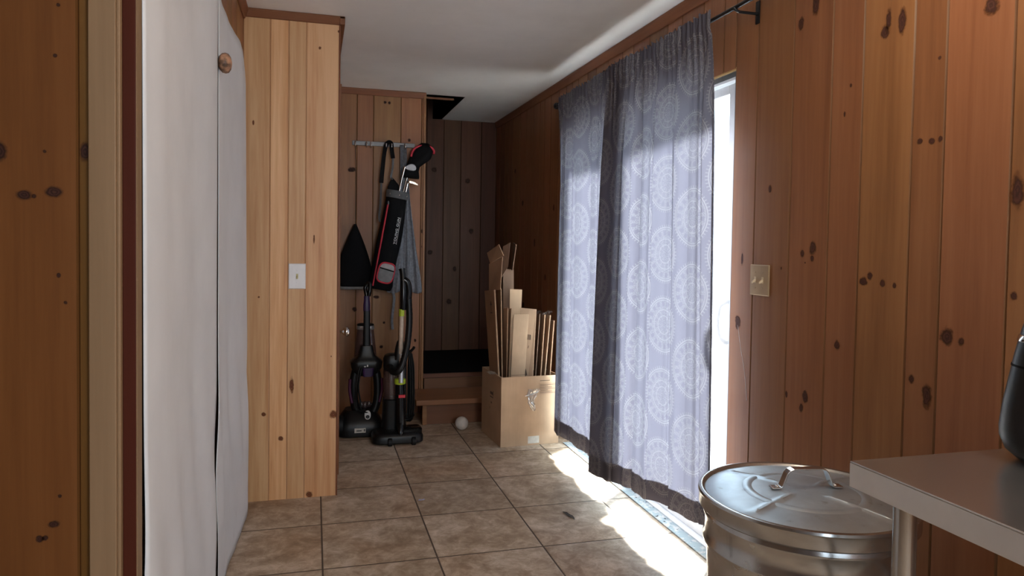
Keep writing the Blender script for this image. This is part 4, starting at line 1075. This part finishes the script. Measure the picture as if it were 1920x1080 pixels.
# torn clear tape on the front
bm = bmesh.new(); NU = 12
rt = random.Random(4); rows = []
for k, (xc, z, hw) in enumerate(((.215, .365, .035), (.218, .352, .042), (.205, .335, .040), (.206, .318, .030), (.198, .30, .022), (.200, .28, .022), (.208, .26, .020), (.215, .24, .018), (.218, .225, .012))):
    rows.append([bp_(xc+hw*(-1+2*i/NU)+rt.uniform(-.003, .003), -.006-abs(rt.uniform(0, .009)), z+rt.uniform(-.004, .004)) for i in range(NU+1)])
rings(bm, rows, cap=False, closed=False); mk('torn_tape', bm, 'wrap', bxr, smooth=None, label='torn strip of clear tape')
bm = bmesh.new(); tube(bm, [bp_(.158, -.010, .322), bp_(.20, -.013, .332), bp_(.245, -.011, .345)], .004, 8, flat=.5); mk('tape_fold', bm, 'white_paint', bxr, smooth=60)

SG = 'flattened cardboard boxes standing in the open box'
def sheet(label, quad, th, mat='cardboard', extend=True, prints=(), extra=(), group=SG):
    """quad: top-left, top-right, bottom-right, bottom-left at the rim; boards run on down into the box"""
    tl, tr_, br, bl_ = [V(p) for p in quad]
    if extend:
        for a, b_ in ((tl, bl_), (tr_, br)):
            e = V((b_.x, b_.y, .014))+V((b_.x-a.x, b_.y-a.y, 0))*.12
            e = V((min(max(e.x, 1.186 if label.startswith('tall') else 1.194 if label.startswith('narrow') else 1.21), 1.52), min(max(e.y, 4.385), 4.715), .014))
            if a is tl: bl_ = e
            else: br = e
    base = (bl_+br)/2
    root = thing('cardboard_sheet', base, label, 'cardboard', group)
    bm = bmesh.new(); slab(bm, [bl_, br, tr_, tl], th); mk('board', bm, mat, root, smooth=None, bevel=.001)
    for k, (q, t2) in enumerate(extra):
        bm = bmesh.new(); slab(bm, q, t2); mk('flap', bm, mat, root, smooth=None, bevel=.0008)
    n = ((br-bl_).cross(tl-bl_)).normalized()
    def onb(s, t, d): return bl_*(1-s)*(1-t)+br*s*(1-t)+tr_*s*t+tl*(1-s)*t + n*d
    for poly in prints:
        bm = bmesh.new()
        bm.faces.new([bm.verts.new(onb(s, t, th+.0006)) for s, t in poly])
        bmesh.ops.recalc_face_normals(bm, faces=bm.faces)
        o = mk('print', bm, 'print', root, smooth=None); sm = o.modifiers.new('thickness', 'SOLIDIFY'); sm.thickness = .0004; sm.offset = 0
    return root
def arrow(s, t, w, h): return [[(s-w*.2, t), (s+w*.2, t), (s+w*.2, t+h*.6), (s-w*.2, t+h*.6)], [(s-w, t+h*.55), (s+w, t+h*.55), (s, t+h)], [(s-w, t-h*.22), (s+w, t-h*.22), (s+w, t-h*.1), (s-w, t-h*.1)]]
# left pair, standing on edge against the left side of the box
Q = lambda *a: [at(u, v, y=y) for u, v, y in a]
sheet('tall brown cardboard sheet at the left of the packed box, with an arrow print', Q((911, 545, 4.66), (929, 543, 4.43), (941, 706, 4.415), (915, 690, 4.63)), .010, 'cardboard_c',
      prints=arrow(.62, .86, .10, .07),
      extra=[(Q((918, 546, 4.64), (939, 543, 4.45), (943, 482, 4.45), (918, 495, 4.64)), .005), (Q((920, 494, 4.66), (945, 479, 4.47), (936, 458, 4.50), (914, 474, 4.69)), .005)])
sheet('narrow cardboard sheet pressed behind the tall left one', Q((934, 540, 4.66), (940.5, 541, 4.47), (945, 705, 4.44), (940, 690, 4.66)), .006, 'cardboard')
sheet('dark cardboard sheet with two splayed top flaps, tallest in the box', Q((943, 503, 4.69), (963, 506, 4.68), (965, 690, 4.66), (944, 690, 4.67)), .008, 'cardboard_in',
      extra=[(Q((941, 520, 4.675), (953, 500, 4.63), (957, 455, 4.62), (944, 462, 4.665)), .005), (Q((960.5, 507, 4.67), (962, 507, 4.60), (969, 458, 4.585), (963, 455, 4.67)), .005)])
sheet('light cardboard sheet rising behind the front ones, with a dark printed mark', Q((956, 542, 4.615), (979, 543, 4.605), (968, 690, 4.60), (954, 690, 4.61)), .006, 'cardboard_b', prints=[[(.35, .80), (.85, .80), (.85, .815), (.35, .815)]])
sheet('thin cardboard sheet seen on edge, left of the pale front sheet', Q((945, 578, 4.56), (953, 577, 4.47), (950, 704, 4.43), (945, 700, 4.54)), .005, 'cardboard_c')
sheet('second thin cardboard sheet seen on edge, touching the pale front sheet', Q((955, 579, 4.55), (960, 578, 4.47), (953, 704, 4.43), (950, 700, 4.54)), .005, 'cardboard')
sheet('pale front cardboard sheet leaning right, with a crease across it', Q((963, 590, 4.475), (991, 589, 4.470), (979, 705, 4.395), (952, 707, 4.398)), .006, 'cardboard_b', prints=[[(.02, .52), (.98, .52), (.98, .5225), (.02, .5225)]])
sheet('cardboard sheet with black lettering and an arrow, right of the pale front sheet', Q((976, 577, 4.535), (1006, 580, 4.500), (996, 704, 4.420), (978, 706, 4.450)), .007, 'cardboard',
      prints=arrow(.42, .42, .14, .12)+[[(.45, .76), (.52, .76), (.52, .80), (.45, .80)], [(.56, .76), (.60, .76), (.60, .80), (.56, .80)], [(.64, .76), (.72, .76), (.72, .80), (.64, .80)], [(.55, .69), (.62, .71), (.61, .72), (.54, .70)]])
sheet('dark cardboard sheet in shade, fourth from the right end of the box', Q((1009, 588, 4.60), (1013, 589, 4.50), (1000, 704, 4.43), (997, 700, 4.56)), .005, 'cardboard_in')  # darker board colour carries the shade on this sheet
sheet('cardboard sheet on edge under the plastic wrap, third from the right end', Q((1013, 590, 4.60), (1023, 590, 4.49), (1010, 703, 4.42), (1003, 700, 4.56)), .007, 'cardboard_c')
sheet('cardboard sheet on edge under the plastic wrap, second from the right end', Q((1026, 590, 4.57), (1033, 591, 4.48), (1016, 702, 4.42), (1012, 700, 4.51)), .007, 'cardboard')
sheet('rightmost cardboard sheet in the packed box, half behind the curtain', Q((1034, 600, 4.53), (1040, 601, 4.45), (1027, 702, 4.41), (1023, 700, 4.48)), .007, 'cardboard_c')
# plastic wrap on top
rt = random.Random(11); bm = bmesh.new(); rows = []
for k in range(6):
    rows.append([at(1006+30*i/12, 585 - 3*math.sin(i*.9) + 2.2*k*.4 - (4 if i > 10 else 0) + rt.uniform(-1.2, 1.2), y=4.47+.022*k+rt.uniform(-.004, .004)) for i in range(13)])
rings(bm, rows, cap=False, closed=False)
o = mk('plastic_wrap', bm, 'wrap', loc=at(1020, 588, y=4.5), smooth=None); mark(o, 'crumpled clear plastic wrap lying on the right cardboard sheets', 'plastic wrap')
# packing tape scrap at the left rim
bm = bmesh.new(); rows = []
for k in range(4): rows.append([at(919+15*i/6, 702 - 2*k + rt.uniform(-1.4, 1.4), y=4.52-.025*i) + V((-.012*k+rt.uniform(-.004, .004), 0, 0)) for i in range(7)])
rings(bm, rows, cap=False, closed=False); mk('tape_scrap', bm, 'sticker', bxr, smooth=None, label='crumpled tan tape on the left rim')

# ------------------------------------------------------------------ ball, leaf, paper scrap
bm = bmesh.new(); bmesh.ops.create_icosphere(bm, subdivisions=4, radius=.046); bmesh.ops.translate(bm, verts=bm.verts, vec=(.992, 4.80, .0465))
M['ball'] = plain('ball cover', (.62, .57, .53), .6, bump=.6, bscale=55, var=.08, scale=40)
mark(mk('ball', bm, 'ball', loc=(.992, 4.80, 0), smooth=180), 'small off-white ball on the floor in front of the steps', 'ball')
bm = bmesh.new(); lp = at(1066, 967, z=0)
pts = [(-.052, .010), (-.030, .018), (-.006, .014), (.018, .012), (.040, .002), (.058, -.014), (.034, -.012), (.010, -.012), (-.014, -.006), (-.034, .000)]
d = V((.35, -.94, 0)); e = V((.94, .35, 0))
prism(bm, [lp+d*a+e*b_*.8+V((0, 0, .0015+.003*abs(math.sin(a*60)))) for a, b_ in pts], (0, 0, .0012)); mark(mk('dry_leaf', bm, 'leaf', loc=lp, smooth=None), 'dark shrivelled leaf on the floor tiles near the glass door', 'leaf')
bm = bmesh.new(); lp = at(790, 938, z=0); prism(bm, [lp+V(p) for p in ((-.016, -.004, .001), (-.004, -.010, .003), (.014, -.002, .001), (.018, .006, .004), (.002, .004, .002), (-.010, .008, .003))], (0, 0, .001)); mark(mk('paper_scrap', bm, 'paper', loc=lp, smooth=None), 'tiny bluish paper scrap on the floor tiles', 'scrap')

# ------------------------------------------------------------------ trash can
TC = V((1.215, 1.535, 0)); RL = .262; TH = .665
can = thing('trash_can', TC, 'galvanized steel trash can with a handled lid beside the steel table', 'trash can')
bm = bmesh.new()
prof = [(.200, .002), (.206, .0008), (.210, .03), (.204, .034), (.212, .10)]
for k in range(40):
    h = .10+.42*k/39; prof.append((.212+.030*(h-.1)/.42, h))
prof += [(.2445, .53), (.250, .537), (.251, .545), (.2455, .553), (.2455, .60), (.2505, .608), (.251, .614), (.246, .622), (.247, .640), (.243, .640), (.241, .60), (.20, .03)]
lathe(bm, TC, prof, 96); body = mk('can_body', bm, 'galv', can, smooth=50)
for k, (az, z) in enumerate(((-128, .498), (-127.5, .484), (-117, .485), (-119, .470))):
    bm = bmesh.new(); r = .2418; pts = []
    for i in range(9):
        a = math.radians(200-220*i/8); aa = math.radians(az)+.020*math.cos(a)/.24*.9; zz = z+.014*math.sin(a)
        rr_ = .212+.030*(zz-.1)/.42
        pts.append(TC+V((math.cos(aa)*(rr_), math.sin(aa)*(rr_), zz)))
    tube(bm, pts, .003, 8); mk('embossed_mark', bm, 'galv', body, smooth=60)
bm = bmesh.new()
lp_ = [(RL-.004, TH-.038), (RL, TH-.034), (RL, TH-.006), (RL+.003, TH), (RL+.001, TH+.006), (RL-.006, TH+.008), (RL-.013, TH+.005), (RL-.016, TH+.0)]
for k in range(1, 15): r = (RL-.016)*(1-k/15); lp_.append((r, TH+.0+.016*(1-(r/RL)**2)))
lp_.append((.001, TH+.016))
NSEG = 120; rs_ = []
for r, z in lp_:
    ring = []
    for i in range(NSEG):
        a = 2*PI*i/NSEG; x, y = r*math.cos(a), r*math.sin(a); dz = 0
        if r < RL-.02:
            c = .0
            for ang in (math.radians(22), math.radians(112)):
                dd = abs(-x*math.sin(ang)+y*math.cos(ang)); al = abs(x*math.cos(ang)+y*math.sin(ang))
                w = .010
                if dd < w*2 and .05 < al < .235: dz = max(dz, .0045*math.exp(-(dd/w)**2*1.4)*min(1, (al-.05)/.02))
        ring.append(TC+V((x, y, z+dz)))
    rs_.append(ring)
rings(bm, rs_[7:], cap=False)
lid = mk('lid', bm, 'galv_lid_skytint', can, smooth=40)
bm = bmesh.new(); rings(bm, rs_[:8], cap=False); mk('lid_rim', bm, 'galv', lid, smooth=40)
bm = bmesh.new()
for ang in (22, 112):
    for s0, s1 in ((-.232, -.135), (-.125, -.055), (.055, .125), (.135, .232)):
        a = math.radians(ang); n = 10; rw = []
        for i in range(n+1):
            s = s0+(s1-s0)*i/n; hgt = .0045*min(1, i/2, (n-i)/2); row = []
            for dd, f in ((-.008, 0), (-.004, .9), (.004, .9), (.008, 0)):
                x, y = s*math.cos(a)-dd*math.sin(a), s*math.sin(a)+dd*math.cos(a); r = math.hypot(x, y)
                row.append(TC+V((x, y, TH+.0165*(1-(r/RL)**2)+.0002+hgt*f)))
            rw.append(row)
        rings(bm, rw, cap=False, closed=False)
n = 24; rw = []
for rr_, f in ((.130, 0), (.137, .0022), (.147, .0022), (.154, 0)):
    rw.append([TC+V((rr_*math.cos(2*PI*i/72), rr_*math.sin(2*PI*i/72), TH+.0164*(1-(rr_/RL)**2)+f)) for i in range(72)])
rings(bm, rw, cap=False); bmesh.ops.recalc_face_normals(bm, faces=bm.faces)
mk('lid_ribs', bm, 'galv_lid_skytint', lid, smooth=40)
ha = math.radians(-10); hd_ = V((math.cos(ha), math.sin(ha), 0)); hn = V((-hd_.y, hd_.x, 0)); HC = TC+V((.012, .012, TH+.0175))
def strap(pts, w, th):
    rw = []
    for i, (a, z) in enumerate(pts):
        p = HC+hd_*a*1.08+V((0, 0, z)); d = V((pts[min(i+1, len(pts)-1)][0]-pts[max(i-1, 0)][0], 0, pts[min(i+1, len(pts)-1)][1]-pts[max(i-1, 0)][1])).normalized()
        up_ = hd_*(-d.z)+V((0, 0, d.x))
        rw.append([p-hn*w/2-up_*th/2, p+hn*w/2-up_*th/2, p+hn*w/2+up_*th/2, p-hn*w/2+up_*th/2])
    return rw
bm = bmesh.new(); rings(bm, strap([(-.088, .001), (-.066, .002), (-.062, .006), (-.050, .038), (-.044, .045), (-.036, .048), (.036, .048), (.044, .045), (.050, .038), (.062, .006), (.066, .002), (.088, .001)], .024, .0045)); bmesh.ops.recalc_face_normals(bm, faces=bm.faces)
hl = mk('lid_handle', bm, 'steel', lid, smooth=None, bevel=.0015)
for s_ in (-.079, .079):
    bm = bmesh.new(); lathe(bm, HC+hd_*s_+V((0, 0, .003)), [(.006, 0), (.006, .002), (.003, .004)], 14); mk('rivet', bm, 'steel', hl, smooth=60)

# ------------------------------------------------------------------ stainless table
TZ = .889
TX0, TX1, TY0, TY1 = 1.002, XR-.012, -.10, 1.140
tb = thing('steel_table', ((TX0+TX1)/2, (TY0+TY1)/2, 0), 'stainless steel work table at the right, in front of the trash can', 'table')
bm = bmesh.new(); ap = .050
box(bm, (TX0, TY0, TZ-.004), (TX1, TY1, TZ)); mk('tabletop', bm, 'stainless', tb, smooth=None, bevel=.0016)
bm = bmesh.new(); box(bm, (TX0, TY0, TZ-ap), (TX0+.003, TY1, TZ-.004)); box(bm, (TX0+.003, TY1-.003, TZ-ap), (TX1, TY1, TZ-.004)); box(bm, (TX0+.003, TY0, TZ-ap), (TX1, TY0+.003, TZ-.004)); box(bm, (TX0+.003, TY0+.003, TZ-.03), (TX1-.003, TY1-.003, TZ-.006))
mk('apron', bm, 'stainless_edge_lit', tb, smooth=None, bevel=.0012)
for x, y in ((TX0+.062, TY1-.075), (TX1-.062, TY1-.075), (TX0+.062, TY0+.075), (TX1-.062, TY0+.075)):
    bm = bmesh.new(); lathe(bm, (x, y, 0), [(.016, .0006), (.022, .004), (.020, .05), (.0205, .055), (.0205, TZ-.031)], 32); lg = mk('leg', bm, 'stainless_leg', tb, smooth=40)
    bm = bmesh.new(); lathe(bm, (x, y, TZ-.075), [(.0215, 0), (.030, .004), (.030, .042), (.026, .0445)], 32); mk('leg_socket', bm, 'stainless_leg', lg, smooth=40) if False else bm.free()
bm = bmesh.new(); box(bm, (TX0+.03, TY0+.03, .25), (TX1-.03, TY1-.04, .262)); mk('undershelf', bm, 'stainless', tb, smooth=None, bevel=.002) if False else bm.free()

# ------------------------------------------------------------------ black appliance on the table
AY = .93
c0 = at(1872, 825, y=AY)
ac = V((c0.x+.292, AY+.05, TZ))
apl = thing('countertop_appliance', ac, 'black rounded kitchen appliance on the steel table, cut off by the right edge', 'appliance')
bm = bmesh.new()
hs_ = [(.0005, .085), (.006, .100), (.022, .116), (.045, .124), (.065, .125), (.11, .121), (.16, .114), (.21, .107), (.26, .098), (.31, .086), (.35, .06), (.365, .02)]
rings(bm, [circle(ac+V((.0, 0, z)), V((1, 0, 0)), V((0, 1, 0)), r, r*1.15, 48, .72) for z, r in hs_]); shell = mk('shell', bm, 'black_plastic', apl, smooth=50)
bm = bmesh.new(); rings(bm, [circle(ac+V((0, 0, z)), V((1, 0, 0)), V((0, 1, 0)), r, r*1.15, 48, .72) for z, r in ((.186, .1080), (.186, .1115), (.190, .1107), (.190, .107))], cap=False); mk('seam', bm, 'black_matte', shell, smooth=50)
bm = bmesh.new(); rings(bm, [circle(ac+V((0, 0, z)), V((1, 0, 0)), V((0, 1, 0)), r, r*1.15, 48, .72) for z, r in ((.232, .1005), (.236, .1045), (.246, .1025), (.249, .098))], cap=False); mk('silver_band', bm, 'chrome', shell, smooth=50, label='thin shiny band near the top')
bm = bmesh.new(); pts = [ac+V((x, -.135 if abs(x) < .07 else -.132, z)) for x, z in ((-.075, .035), (-.068, .15), (-.05, .172), (.05, .172), (.068, .15), (.075, .035), (.055, .022), (-.055, .022))]
prism(bm, pts, (0, .02, 0)); mk('front_panel', bm, 'black_gloss', apl, smooth=None, bevel=.004)

# ------------------------------------------------------------------ outside
bm = bmesh.new(); box(bm, (XR+.15, -8, -.35), (14, 16, -.12)); mark(mk('ground', bm, 'outside_deck', smooth=None), 'bright paved ground outside the glass door', 'ground', kind='structure')

# ------------------------------------------------------------------ light
w = bpy.data.worlds.new('world'); scene.world = w; w.use_nodes = True
bg = w.node_tree.nodes['Background']; bg.inputs[0].default_value = (.72, .87, 1.0, 1); bg.inputs[1].default_value = 7.5
sd_ = bpy.data.lights.new('sun', 'SUN'); so = bpy.data.objects.new('sun', sd_); COL.objects.link(so)
sd_.energy = 62; sd_.angle = math.radians(9.0); sd_.color = (.98, .99, 1)
so.rotation_euler = V((-1, -.85, -1.02)).to_track_quat('-Z', 'Y').to_euler()
def area(name, loc, direction, sx, sy, e, col, portal=False):
    l = bpy.data.lights.new(name, 'AREA'); o = bpy.data.objects.new(name, l); COL.objects.link(o)
    l.shape = 'RECTANGLE'; l.size = sx; l.size_y = sy; l.energy = e; l.color = col
    o.location = loc; o.rotation_euler = V(direction).to_track_quat('-Z', 'Z').to_euler()
    if portal: l.cycles.is_portal = True
    return o
area('door_portal', (XR+.16, (DY0+DY1)/2, DH/2), (-1, 0, 0), DY1-DY0, DH, 1, (1, 1, 1), True)
area('rear_fill_portal', (.8, RY-.09, 1.5), (0, 1, 0), 1.4, 1.2, 1, (1, 1, 1), True)  # portal for the added opening behind the camera, daylight fill for the room
lm = bpy.data.lights.new('ceiling_lamp', 'POINT'); lo = bpy.data.objects.new('ceiling_lamp', lm); COL.objects.link(lo)
lm.energy = 8; lm.color = (1, .80, .58); lm.shadow_soft_size = .07; lo.location = (1.08, 1.35, 2.12)
lk = bpy.data.lights.new('fill_lamp', 'POINT'); ok_ = bpy.data.objects.new('fill_lamp', lk); COL.objects.link(ok_)  # added fill light behind the camera, brightens the near wall and ceiling
lk.energy = 40; lk.color = (1, .93, .82); lk.shadow_soft_size = .12; ok_.location = (1.0, -1.0, 1.80)

scene.view_settings.view_transform = 'Standard'; scene.view_settings.look = 'None'
scene.view_settings.exposure = .3; scene.view_settings.gamma = 1; scene.view_settings.use_curve_mapping = False
